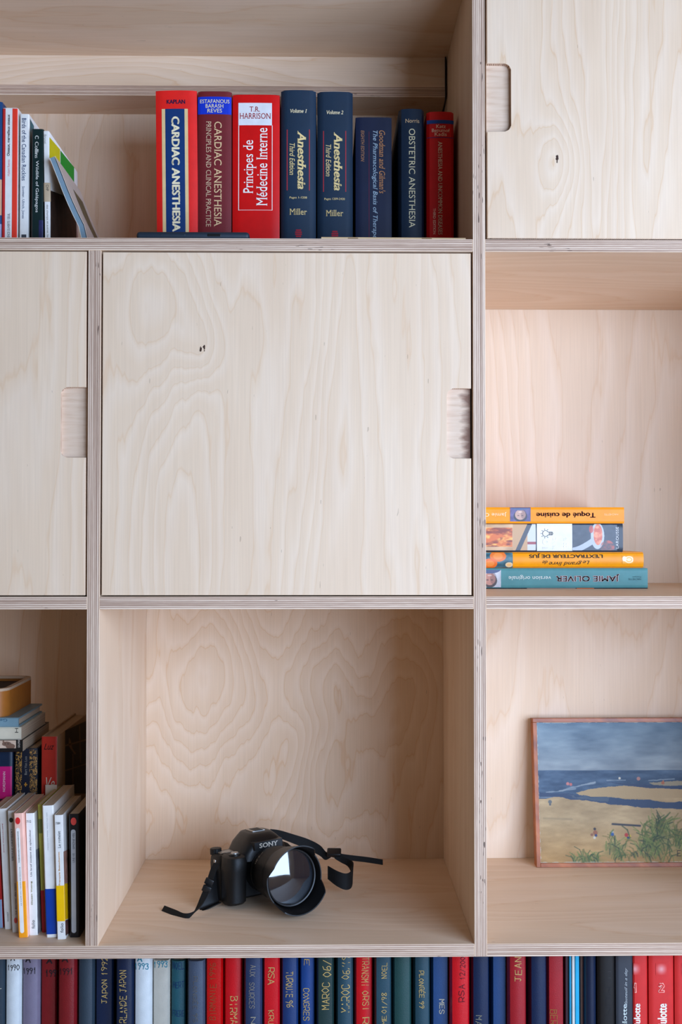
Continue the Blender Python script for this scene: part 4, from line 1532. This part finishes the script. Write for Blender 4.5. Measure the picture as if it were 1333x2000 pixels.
ring_wall('box_wall', bw, bd, 0.022, 0.003, 0.0, bh - 0.004, mat('tan_leather', (176, 110, 44), rough=0.45), tb, True)
ring_wall('rim', bw - 0.0004, bd - 0.0004, 0.0218, 0.007, bh - 0.004, bh, mat('rim_suede', (196, 172, 150), rough=0.8), tb)
bm = bmesh.new()
bm.faces.new([bm.verts.new((x, y, bh - 0.008)) for x, y in rrect(bw - 0.012, bd - 0.012, 0.018)])
from_bm('lining', bm, mat('lining_dark', (44, 30, 26), rough=0.8), tb)

# ------------------------------------------------------------------ bottom compartment: photo albums
AG = 'photo albums standing in the bottom compartment'
PGOLD, PBLACK, PTEAL = ink(186, 160, 100), ink(24, 24, 30), ink(20, 120, 150)
C_ = dict(slate=(40, 56, 72), white=(198, 208, 220), mauve=(116, 110, 136), wine=(116, 22, 30), navy=(14, 32, 64), ivory=(176, 176, 172), teal=(22, 78, 94),
          steel=(62, 76, 100), red=(182, 6, 10), rose=(192, 10, 28), dusk=(32, 50, 90), blue=(8, 46, 104), royal=(12, 60, 132), pine=(14, 46, 48), green=(18, 62, 64),
          petrol=(24, 62, 80), azure=(22, 62, 116), garnet=(150, 22, 36), deep=(6, 32, 70), ink=(16, 26, 56), black=(10, 10, 14))
# x0, x1, colour, label, [(writing, x0, y0, x1, y1, direction, ink, pen width)]
ALB = [
    (-20, 8, 'slate', 'dark slate album with a pale scratch beside the white 1990 album', []),
    (10.5, 41, 'white', 'white album with 1990 in black pen', [('A', 21, 1864, 30, 1876, 'h', PBLACK, .9), ('1990', 16, 1883, 38, 1896, 'h', PBLACK, .8)]),
    (42.5, 77, 'mauve', 'greyish mauve album with 1991 in black pen', [('A', 50, 1865, 61, 1880, 'h', PBLACK, .9), ('1991', 46, 1889, 69, 1903, 'h', PBLACK, .8)]),
    (79, 111, 'wine', 'dull wine red album with black pen figures beside the mauve album', [('A', 90, 1872, 103, 1882, 'h', PBLACK, .9), ('199', 90, 1893, 110, 1908, 'h', PBLACK, .9)]),
    (113, 148.5, 'wine', 'glossy wine red album with black 1991 beside the plain slate album', [('A', 121, 1866, 134, 1879, 'h', PBLACK, .9), ('1991', 117, 1890, 141, 1904, 'h', PBLACK, .8)]),
    (152, 183.5, 'slate', 'plain slate blue album with no writing, between wine red and navy', []),
    (185.5, 222, 'navy', 'navy album with JAPON 1992 in gold pen', [('JAPON 1992', 198, 1868, 211, 1959, 'u', PGOLD, .6)]),
    (226, 260.5, 'navy', 'navy album with IRLANDE JAPON in gold pen', [('JAPON', 233, 1894, 248, 1937, 'u', PGOLD, .6), ('IRLANDE', 233, 1944, 249, 2003, 'u', PGOLD, .6)]),
    (262, 296.5, 'white', 'clean white album with 1993 in teal pen', [('A', 268, 1866, 279, 1878, 'h', PTEAL, .9), ('1993', 264, 1880, 291, 1894, 'h', PTEAL, .8)]),
    (298, 331, 'ivory', 'greyish ivory album with 1993 in teal pen', [('1993', 301, 1876, 328, 1890, 'h', PTEAL, .8)]),
    (333.5, 363.5, 'teal', 'teal album with faded dark blue writing', [('NOEL', 337, 1878, 360, 1894, 'h', ink(20, 50, 96), .7), ('HERT', 338, 1916, 360, 1930, 'h', ink(20, 50, 96), .7), ('FRERE', 337, 1972, 360, 1986, 'h', ink(20, 50, 96), .7)]),
    (366, 400, 'steel', 'grey-blue album with faint brown writing', [('PLONGÉE 95', 377, 1906, 389, 1996, 'd', ink(96, 92, 86), .45)]),
    (401.5, 435, 'red', 'red album with BIRMANIE 1996 in dull brown pen', [('BIRMANIE 1996', 409, 1880, 423, 1992, 'u', ink(140, 70, 40), .6)]),
    (438, 474, 'rose', 'crimson album with BIRMANIE in bright gold pen', [('BIRMANIE', 449, 1945, 465, 2035, 'd', PGOLD, .6)]),
    (477, 512, 'dusk', 'dusty blue album with AUX SOURCES in thin pale pen', [('AUX', 488, 1884, 500, 1907, 'd', ink(140, 136, 126), .5), ('SOURCES', 486, 1918, 498, 1969, 'd', ink(140, 136, 126), .5), ('N', 490, 1985, 500, 2000, 'd', ink(140, 136, 126), .5)]),
    (514, 546.5, 'rose', 'crimson album with RSA KRU in gold pen', [('RSA', 523, 1889, 537, 1923, 'd', PGOLD, .6), ('KRU', 524, 1972, 536, 2000, 'd', PGOLD, .6)]),
    (549.5, 582.5, 'blue', 'blue album with TURQUIE 96 in gold pen', [('TURQUIE 96', 558, 1897, 574, 1967, 'd', PGOLD, .65)]),
    (586, 616, 'royal', 'vivid blue album with CONGRES in pale gold pen', [('E', 594, 1872, 605, 1885, 'd', PGOLD, .6), ('CONGRES', 592, 1929, 606, 1993, 'd', PGOLD, .65)]),
    (619, 652.5, 'pine', 'dark pine green album with MAROC 06 beside the vivid blue album', [('MAROC', 628, 1918, 645, 1972, 'u', PGOLD, .55), ('06/1', 630, 1866, 648, 1908, 'u', PGOLD, .55)]),
    (657, 690, 'petrol', 'petrol green album with MAROC 06 beside the crimson TRANSMI album', [('MAROC', 666, 1922, 684, 1977, 'u', PGOLD, .55), ('06/19', 667, 1866, 684, 1912, 'u', PGOLD, .55)]),
    (693, 729.5, 'rose', 'crimson album with TRANSMI ORSI in gold pen', [('TRANSMI', 706, 1869, 722, 1924, 'd', PGOLD, .55), ('ORSI', 707, 1934, 722, 1970, 'd', PGOLD, .55), ('R', 708, 1986, 722, 2000, 'd', PGOLD, .55)]),
    (732.5, 765, 'petrol', 'petrol album with NOEL and 01/98 in gold pen', [('NOEL', 745, 1880, 757, 1911, 'u', PGOLD, .6), ('01/98', 745, 1938, 757, 1979, 'u', PGOLD, .6), ('ME', 746, 1983, 756, 2001, 'u', PGOLD, .6)]),
    (767.5, 804, 'green', 'plain sea green album with no writing', []),
    (808.5, 840.5, 'petrol', 'petrol album with PLONGÉE 99 in gold pen', [('PLONGÉE 99', 818, 1895, 832, 1969, 'd', PGOLD, .65)]),
    (843.5, 878, 'azure', 'blue album with MES in silver pen', [('MES', 858, 1951, 869, 1980, 'd', ink(196, 190, 170), .6)]),
    (880, 918, 'rose', 'crimson album with RSA 12 in black pen', [('RSA', 896, 1922, 909, 1957, 'u', ink(90, 10, 24), .6), ('12/200', 898, 1868, 910, 1912, 'u', ink(70, 10, 20), .6)]),
    (921.5, 957, 'deep', 'deep blue album with MA in silver pen under the upright', [('MA', 929, 1982, 942, 2003, 'd', ink(120, 120, 110), .6)]),
    (961, 991.5, 'azure', 'plain mid blue album with no writing', []),
    (993, 1029, 'garnet', 'glossy garnet red album with JEAN in gold pen', [('JEAN', 1005, 1868, 1020, 1916, 'u', PGOLD, .55)]),
    (1035, 1069, 'deep', 'plain deep blue album between the two garnet red albums', []),
    (1070, 1103, 'garnet', 'dull garnet album with BER in faded gold pen', [('BER', 1074, 1971, 1090, 2001, 'd', ink(150, 96, 50), .6)]),
]
for i, (x0, x1, cn, lb, wr) in enumerate(ALB):
    dd = 0.055 + (i * 37 % 7) * 0.0025
    g = random.Random(i)
    top = 1875.5 if cn in ('ivory', 'teal', 'steel') else g.uniform(1848, 1866)
    gl = cn in ('garnet', 'wine', 'deep', 'navy', 'red', 'rose')
    m = mat('album_' + cn, C_[cn], rough=0.32 if gl else 0.5, spec=0.5, tex='leather')
    b = hard('photo_album', lb, x0, x1, top, dd, m, d=0.24, bulge=0.0035 if i % 3 else 0.0015, rnd=0.005, group=AG, zb=Z_ALB, paper='white')
    for s, a0, c0, a1, c1, di, im, pw in wr:
        b.text(s, a0, c0, a1, c1, im, di, name='handwriting', pen=True, penw=pw)
    if i == 0:
        b.rect('scratch', 0, 1930, 3, 1931.5, ink(160, 160, 150))

OG = 'thin magazines and comics at the far side of the bottom compartment'
for x0, x1, c, lb, dd in ((1105, 1112, (60, 40, 56), 'thin dark purple magazine beside the dull garnet album', 0.062),
                          (1112.8, 1117, (30, 150, 200), 'thin cyan magazine beside the thin purple one', 0.058),
                          (1117.8, 1123.5, (196, 200, 204), 'thin pale grey magazine between the two cyan ones', 0.056),
                          (1124.3, 1132.5, (30, 160, 210), 'thicker cyan magazine beside the pale grey one', 0.06),
                          (1134, 1140.5, (84, 56, 50), 'thin brown magazine beside the wide dark binder', 0.064)):
    b = soft('magazine', lb, x0, x1, 1856, dd, mat('magazine_%d_%d' % (c[0], c[1]), c, rough=0.35), 0.21, zb=Z_ALB, group=OG)
b = hard('ring_binder', 'dark navy binder with a shiny round back beside the thin magazines', 1141.5, 1166, 1856, 0.058, mat('binder_navy', (20, 34, 62), rough=0.3), d=0.24, bulge=0.006, rnd=0.006, group=OG, zb=Z_ALB)
b = hard('ring_binder', 'black album with faint pale scratches beside the navy binder', 1167.5, 1202.5, 1856, 0.052, mat('binder_black', (10, 10, 14), rough=0.4), d=0.22, bulge=0.002, group=OG, zb=Z_ALB)
b.text('II', 1188, 1897, 1194, 1910, ink(60, 60, 66), 'd', name='handwriting', pen=True, penw=.3)
b.text('MUM', 1184, 1928, 1194, 1985, ink(34, 34, 40), 'd', name='handwriting', pen=True, penw=.25)
b = hard('comic_book', 'dark slate comic album with white serif lettering beside the red comics', 1204, 1236.5, 1850, 0.05, mat('comic_slate', (50, 56, 68), rough=0.4), d=0.22, bulge=0.0005, group=OG, zb=Z_ALB)
b.text('Julotte', 1216, 1961, 1228, 2014, ink(210, 226, 236), 'u', serif=True)
b.text('fauteuil in a day', 1220, 1890, 1227.5, 1962, ink(170, 180, 190), 'u', shear=0.4, name='subtitle_lettering')
for x0, x1, n, lb in ((1237.5, 1265.5, '1', 'narrow red comic album beside the dark slate one'), (1268.5, 1316.5, '2', 'wide red comic album numbered 2 between two other red ones'),
                      (1319, 1366, '3', 'last red comic album past the one numbered 2')):
    b = hard('comic_book', lb, x0, x1, 1852, 0.05, mat('comic_scarlet', (198, 40, 42), rough=0.4), d=0.22, bulge=0.0008, group=OG, zb=Z_ALB)
    cx = {'1': 1240.5, '2': 1292.5, '3': 1343}[n]

    def glow(U, V):
        C = np.empty(U.shape + (3,))
        C[:] = (198, 40, 42)
        r = np.hypot(U - .5, V - .5) * 2
        blend(C, np.clip(1.1 - r, 0, 1) * .8, (222, 180, 190))
        return C
    x_l = max(cx - 11, x0 + .5)
    patch_on(b, 'round_mark', x_l, 1881, cx + 11, 1904, 20, 20, (lambda U, V, f=(x_l - cx + 11) / 22: glow(f + U * (1 - f), V)))
    hw_ = 3.6 if n == '1' else 6.5
    q = max(cx - hw_, x0 + 1.2)
    b.text(n, q, 1919, cx + hw_, 1939, ink(240, 176, 170), name='number_lettering', pen=True, penw=2.2)
    b.text(n, q + 1.1, 1920.3, cx + hw_ - 1.1, 1937.7, ink(198, 40, 42), name='number_lettering', pen=True, penw=1.1, lift=0.0009)
    b.text('Culotte', max(cx - 8, x0 + 1), 1960, cx + 11, 2010, WHITE, 'u', bold=0.03)

# ------------------------------------------------------------------ middle lower compartment: bridge camera with its strap
CB = mat('camera_black', (15, 15, 16), rough=0.5, spec=0.3, tex='leather')
CS = mat('camera_satin', (16, 16, 18), rough=0.4, spec=0.35)
CR = mat('strap_webbing', (16, 16, 17), rough=0.75, spec=0.25, tex='cloth')
CP = mat('strap_plastic', (20, 20, 22), rough=0.35)
SILV = mat('camera_silver', (170, 172, 176), rough=0.3, metal=0.7)
TILT = math.radians(5.2)
EXT = 0.028                            # zoom section of the barrel
CM = Matrix.Translation((-0.103, 0.188, Z_LOW)) @ Matrix.Rotation(math.radians(32), 4, 'Z')
ct = empty('camera_bridge', matrix=CM)
ct.name = 'bridge_camera'
tag(ct, 'black bridge camera with a petal lens hood and loose strap on the lower shelf', 'camera')
KT = Matrix.Translation((0, 0.03, 0)) @ Matrix.Rotation(-TILT, 4, 'X') @ Matrix.Translation((0, -0.03, 0))


def cpart(name, bm, m, parent=None, smooth=True, angle=40):
    bm.transform(KT)
    return from_bm(name, bm, m, parent or ct, smooth=smooth, angle=angle)


def loft(bm, rings, caps=True):
    R = [[bm.verts.new(p) for p in r] for r in rings]
    n = len(R[0])
    for A, B in zip(R, R[1:]):
        for k in range(n):
            bm.faces.new((A[k], A[(k + 1) % n], B[(k + 1) % n], B[k]))
    if caps:
        bm.faces.new(R[0])
        bm.faces.new(R[-1])


def sup(cx, cy, rx, ry, z, p=3.0, n=28):
    out = []
    for i in range(n):
        a = 2 * math.pi * i / n
        c, s_ = math.cos(a), math.sin(a)
        out.append((cx + rx * math.copysign(abs(c) ** (2 / p), c), cy + ry * math.copysign(abs(s_) ** (2 / p), s_), z))
    return out


# body with its sloping shoulders
bm = bmesh.new()
loft(bm, [sup(-0.002, 0.016, 0.062, 0.020, 0.001, 5), sup(-0.002, 0.016, 0.065, 0.023, 0.004, 5), sup(-0.002, 0.016, 0.065, 0.023, 0.056, 5),
          sup(-0.002, 0.016, 0.064, 0.022, 0.064, 5), sup(-0.002, 0.017, 0.060, 0.019, 0.0685, 5)])
cpart('body', bm, CB)
# hand grip at the shutter side
bm = bmesh.new()
loft(bm, [sup(-0.050, -0.012, 0.014, 0.016, 0.000, 2.6), sup(-0.050, -0.013, 0.0165, 0.020, 0.004, 2.6), sup(-0.050, -0.015, 0.0165, 0.021, 0.030, 2.6),
          sup(-0.050, -0.017, 0.0165, 0.022, 0.050, 2.6), sup(-0.050, -0.020, 0.0165, 0.022, 0.062, 2.6), sup(-0.050, -0.018, 0.0150, 0.021, 0.0695, 2.6), sup(-0.050, -0.016, 0.012, 0.018, 0.0715, 2.6)])
cpart('grip', bm, CB)
# viewfinder hump
bm = bmesh.new()
loft(bm, [sup(0.004, 0.010, 0.044, 0.034, 0.058, 4), sup(0.004, 0.009, 0.041, 0.033, 0.068, 4), sup(0.005, 0.009, 0.034, 0.033, 0.081, 3.6),
          sup(0.006, 0.012, 0.026, 0.028, 0.089, 3.4), sup(0.006, 0.014, 0.021, 0.024, 0.0935, 3.2), sup(0.006, 0.015, 0.016, 0.019, 0.0945, 3)])
hump = cpart('viewfinder_housing', bm, CS)
# maker's name on the front of the hump
bm = bmesh.new()
loft(bm, [[(x, y, z) for x, y in ((-0.018, -0.0265), (0.030, -0.0265), (0.034, -0.005), (-0.022, -0.005))] for z in (0.0735, 0.0850)])
cpart('name_plate', bm, CS, smooth=False)
vs, fs = glyph_mesh('SONY', bold=0.03, serif=True, gap=1.05)
x0 = min(v[0] for v in vs)
xr_, z0 = max(v[0] for v in vs) - x0, min(v[1] for v in vs)
zr_ = max(v[1] for v in vs) - z0
bm = bmesh.new()
bv = [bm.verts.new((-0.010 + 0.032 * (x - x0) / xr_, -0.0269, 0.0760 + 0.0070 * (z - z0) / zr_)) for x, z in vs]
for f in fs:
    try:
        bm.faces.new([bv[i] for i in f])
    except ValueError:
        pass
cpart('maker_lettering', bm, mat('logo_white', (236, 236, 236), rough=0.3), smooth=False)
# hot shoe
bm = bmesh.new()
add_box(bm, -0.005, 0.017, 0.004, 0.026, 0.094, 0.0962, 0.0004)
shoe = cpart('hot_shoe', bm, SILV, smooth=False)
bm = bmesh.new()
add_box(bm, -0.001, 0.013, 0.0035, 0.023, 0.0955, 0.0966)
cpart('shoe_slot', bm, mat('slot_black', (14, 14, 15), rough=0.5), shoe, smooth=False)
# status display on the shoulder
bm = bmesh.new()
add_box(bm, -0.0565, -0.030, 0.010, 0.026, 0.0683, 0.0702, 0.0004)
cpart('status_display', bm, mat('lcd_grey', (150, 148, 146), rough=0.25), smooth=False)


def dial(name, x, y, z0, z1, r, m, ribs=0, tilt=0.0):
    bm = bmesh.new()
    n = 32
    rr = lambda k, q: q * (1 - (0.05 if ribs and k % 2 else 0))
    loft(bm, [[(x + rr(k, q) * math.cos(2 * math.pi * k / n), y + rr(k, q) * math.sin(2 * math.pi * k / n), z) for k in range(n)]
              for q, z in ((r, z0), (r, z1 - 0.0008), (r * .9, z1))])
    return cpart(name, bm, m, angle=25)


dial('exposure_dial', -0.056, 0.030, 0.066, 0.0750, 0.0088, CB, 1)
dial('mode_dial', 0.044, 0.020, 0.066, 0.0755, 0.0105, CB, 1)
dial('zoom_lever', -0.050, -0.022, 0.070, 0.0740, 0.0088, CS)
dial('shutter_button', -0.050, -0.022, 0.073, 0.0760, 0.0058, SILV)
dial('custom_button', -0.043, 0.000, 0.0685, 0.0715, 0.0032, CB)
dial('custom_button', -0.054, 0.002, 0.0685, 0.0715, 0.0032, CB)
dial('light_button', -0.026, 0.008, 0.070, 0.0745, 0.0032, CB)

# lens: barrel rings turned around an axis pointing forward (-Y)
LX, LZ = 0.008, 0.0410


def turn(prof, n=56, mod=None):
    return [[(LX + (r * math.sin(2 * math.pi * k / n)), -y, LZ + r * math.cos(2 * math.pi * k / n)) for k in range(n)] for y, r in prof]


bm = bmesh.new()
loft(bm, turn([(-0.006, 0.0345), (0.026, 0.0345), (0.0265, 0.0335), (0.030, 0.0335)]))
lens = cpart('lens_mount', bm, CS, angle=30)
bm = bmesh.new()
n = 72
rings = []
for y, r, rib in ((0.029, 0.0340, 0), (0.030, 0.0352, 0), (0.0305, 0.0358, 1), (0.038, 0.0362, 1), (0.0385, 0.0355, 0), (0.0400, 0.0360, 0), (0.0405, 0.0378, 1), (0.046, 0.0382, 1), (0.0465, 0.0378, 0), (0.048, 0.0382, 0), (0.0482, 0.0388, 0), (0.052 + EXT, 0.0392, 0)):
    rings.append([(LX + (r - (0.0006 if rib and k % 2 else 0)) * math.sin(2 * math.pi * k / n), -y, LZ + (r - (0.0006 if rib and k % 2 else 0)) * math.cos(2 * math.pi * k / n)) for k in range(n)])
loft(bm, rings)
cpart('lens_barrel', bm, CB, angle=30)
# engraved scale on the barrel
bm = bmesh.new()
for k in range(9):
    a = math.radians(-62 + k * 4.2)
    c = Vector((LX + 0.0366 * math.sin(a), -0.0393, LZ + 0.0366 * math.cos(a)))
    t = Vector((math.cos(a), 0, -math.sin(a))) * 0.0007
    u = Vector((0, 0.0011, 0))
    bm.faces.new([bm.verts.new(c + p) for p in (t + u, -t + u, -t - u, t - u)])
cpart('scale_marks', bm, mat('logo_white', (236, 236, 236)), smooth=False)

# petal hood, longer above and below than at the sides
ROT = math.radians(-14)
n = 96


def hood_len(k):
    a = 2 * math.pi * k / n - ROT
    q = abs(math.cos(a))
    return 0.0165 + 0.0155 * min(1.0, max(0.0, (q - 0.42) / 0.26))


bm = bmesh.new()
R = []
for y, r, f in ((0.044 + EXT, 0.0405, 0), (0.049 + EXT, 0.0425, 0), (0.054 + EXT, 0.0432, 0), (0.0, 0.0, 1), (0.0, 0.0, 2), (0.054 + EXT, 0.0415, 0), (0.044 + EXT, 0.0395, 0)):
    row = []
    for k in range(n):
        a = 2 * math.pi * k / n
        L_ = hood_len(k)
        if f == 0:
            yy, r_ = y, r
        else:
            yy = 0.054 + EXT + L_
            r_ = 0.0432 + L_ * 0.19 - (0.0016 if f == 2 else 0)
        row.append((LX + r_ * math.sin(a), -yy, LZ + r_ * math.cos(a)))
    R.append(row)
loft(bm, R, caps=False)
cpart('lens_hood', bm, CS, angle=35)
bm = bmesh.new()
loft(bm, turn([(0.048 + EXT, 0.0395), (0.0615 + EXT, 0.0412), (0.0625 + EXT, 0.0405), (0.0620 + EXT, 0.0388), (0.0585 + EXT, 0.0382), (0.048 + EXT, 0.0375)]), caps=False)
cpart('filter_ring', bm, CS, angle=30)


def lens_glass():
    k = NT('coated_lens_glass')
    k.bsdf.inputs['Base Color'].default_value = (0.006, 0.008, 0.012, 1)
    k.bsdf.inputs['Roughness'].default_value = 0.03
    k.bsdf.inputs['Specular IOR Level'].default_value = 1.0
    k.bsdf.inputs['Coat Weight'].default_value = 1.0
    k.bsdf.inputs['Coat Roughness'].default_value = 0.02
    n_ = k.noise(k.n('ShaderNodeTexCoord').outputs['Object'], 120.0, 2.0)
    k.l(k.ramp(n_, [(0.3, (0.03, 0.03, 0.03, 1)), (0.8, (0.09, 0.09, 0.09, 1))]), k.bsdf.inputs['Roughness'])
    return k.m


bm = bmesh.new()
rows = turn([(0.0575 + EXT, 0.0384), (0.05836 + EXT, 0.031), (0.05913 + EXT, 0.022), (0.05972 + EXT, 0.011), (0.0600 + EXT, 0.0004)])
loft(bm, rows)
cpart('front_filter', bm, lens_glass(), angle=60)
bm = bmesh.new()
add_box(bm, -0.0605, -0.0590, -0.0318, -0.0290, 0.030, 0.034, 0.0004)
cpart('grip_lamp', bm, SILV, smooth=False)
for sx in (-1, 1):
    bm = bmesh.new()
    add_box(bm, sx * 0.064 - 0.003, sx * 0.064 + 0.003, 0.010, 0.017, 0.055, 0.062, 0.001, 2)
    cpart('strap_lug', bm, SILV, angle=40)

# strap: flat webbing following a path; width direction given per point
CMi = CM.inverted()


def ribbon(name, pts, widths, m, parent, th_=0.0015, k=7):
    """pts: world points; widths: world vectors across the band (half width)"""
    c = spline([CMi @ Vector(p) for p in pts], k)
    w = spline([CMi.to_3x3() @ Vector(v) for v in widths], k)
    bm = bmesh.new()
    R = []
    for i, p in enumerate(c):
        t = (c[min(i + 1, len(c) - 1)] - c[max(i - 1, 0)]).normalized()
        a = w[i]
        nn = t.cross(a).normalized() * th_ / 2
        R.append([p + a + nn, p - a + nn, p - a - nn, p + a - nn])
    loft(bm, R)
    return from_bm(name, bm, m, parent, smooth=True, angle=40)


S = lambda px, py, y: P(px, py, y)
hw = 0.0048
Lf = [S(424, 1686, 0.150), S(417, 1700, 0.142), S(409, 1724, 0.130), S(398, 1752, 0.116), S(383, 1779, 0.104), S(362, 1791, 0.102), S(341, 1783, 0.116), S(319, 1774, 0.134)]
for p in Lf[4:]:
    p.z = max(p.z, Z_LOW + 0.0012)
Lw = [Vector((0.0045, -0.002, 0))] * 4 + [Vector((0.0032, -0.002, 0.0028)), Vector((0.001, 0.0015, 0.0046)), Vector((0.0016, 0.0030, 0.0032)), Vector((0.0016, 0.0036, 0.0024))]
st = ribbon('strap', Lf, Lw, CR, ct)
for (a, b_, y) in ((409, 1722, 0.1285), (404, 1736, 0.1225)):
    c = CMi @ S(a, b_, y)
    bm = bmesh.new()
    add_box(bm, -0.0065, 0.0065, -0.0028, 0.0022, -0.0045, 0.0045, 0.001, 2)
    bm.transform(Matrix.Translation(c) @ Matrix.Rotation(math.radians(-35), 4, 'Z') @ Matrix.Rotation(math.radians(22), 4, 'Y'))
    from_bm('strap_slider', bm, CP, st, smooth=True, angle=40)
# neck band folded down beside the grip and lying on the shelf
Nb = [S(420, 1698, 0.162), S(416, 1722, 0.158), S(411, 1748, 0.152), S(409, 1768, 0.146), S(414, 1777, 0.140)]
Nw = [Vector((0.004, 0.005, 0)), Vector((0.007, 0.007, 0)), Vector((0.011, 0.010, 0)), Vector((0.013, 0.011, 0.002)), Vector((0.013, 0.010, 0.003))]
for p in Nb:
    p.z = max(p.z, Z_LOW + 0.002)
ribbon('neck_band', Nb, Nw, CP, ct)
# far side: band over the hump's shoulder to the buckle
Rt = [S(527, 1626, 0.232), S(545, 1629, 0.240), S(572, 1638, 0.250), S(602, 1649, 0.255), S(625, 1661, 0.252), S(637, 1672, 0.246), S(648, 1668, 0.244)]
Rw = [Vector((0.001, 0.003, 0.0045)), Vector((0.001, 0.003, 0.005)), Vector((0, 0.002, 0.0066)), Vector((0, 0.002, 0.0078)), Vector((0, 0.002, 0.0078)), Vector((0.001, 0.002, 0.0055)), Vector((0.001, 0.003, 0.004))]
s2 = ribbon('strap', Rt, Rw, CR, ct)
bm = bmesh.new()
add_box(bm, -0.0112, 0.0112, -0.0075, 0.0075, -0.0034, 0.0034, 0.0022, 3)
bm.transform(Matrix.Translation(CMi @ S(653, 1665, 0.244)) @ Matrix.Rotation(math.radians(-35), 4, 'Z') @ Matrix.Rotation(math.radians(30), 4, 'X'))
from_bm('buckle', bm, CP, s2, smooth=True, angle=40)
Tl = [S(646, 1668, 0.246), S(668, 1673, 0.248), S(690, 1676, 0.250), S(716, 1679, 0.252), S(748, 1684, 0.254)]
ribbon('strap_end', Tl, [Vector((0, 0.002, 0.0036))] * 5, CR, ct, th_=0.002)
Lp = [S(655, 1671, 0.240), S(668, 1679, 0.236), S(682, 1686, 0.228), S(689, 1697, 0.212), S(687, 1716, 0.196), S(676, 1722, 0.186), S(659, 1716, 0.188), S(641, 1704, 0.200)]
Lpw = [Vector((0.001, 0.003, 0.0035)), Vector((0.001, 0.002, 0.0040)), Vector((0.001, 0.002, 0.0050)), Vector((0.0010, 0.002, 0.0085)), Vector((0, 0.002, 0.0115)), Vector((0, 0.002, 0.0118)), Vector((0, 0.002, 0.0110)), Vector((0, 0.002, 0.0095))]
for p in Lp:
    p.z = max(p.z, Z_LOW + 0.006)
ribbon('strap_loop', Lp, Lpw, CR, ct)
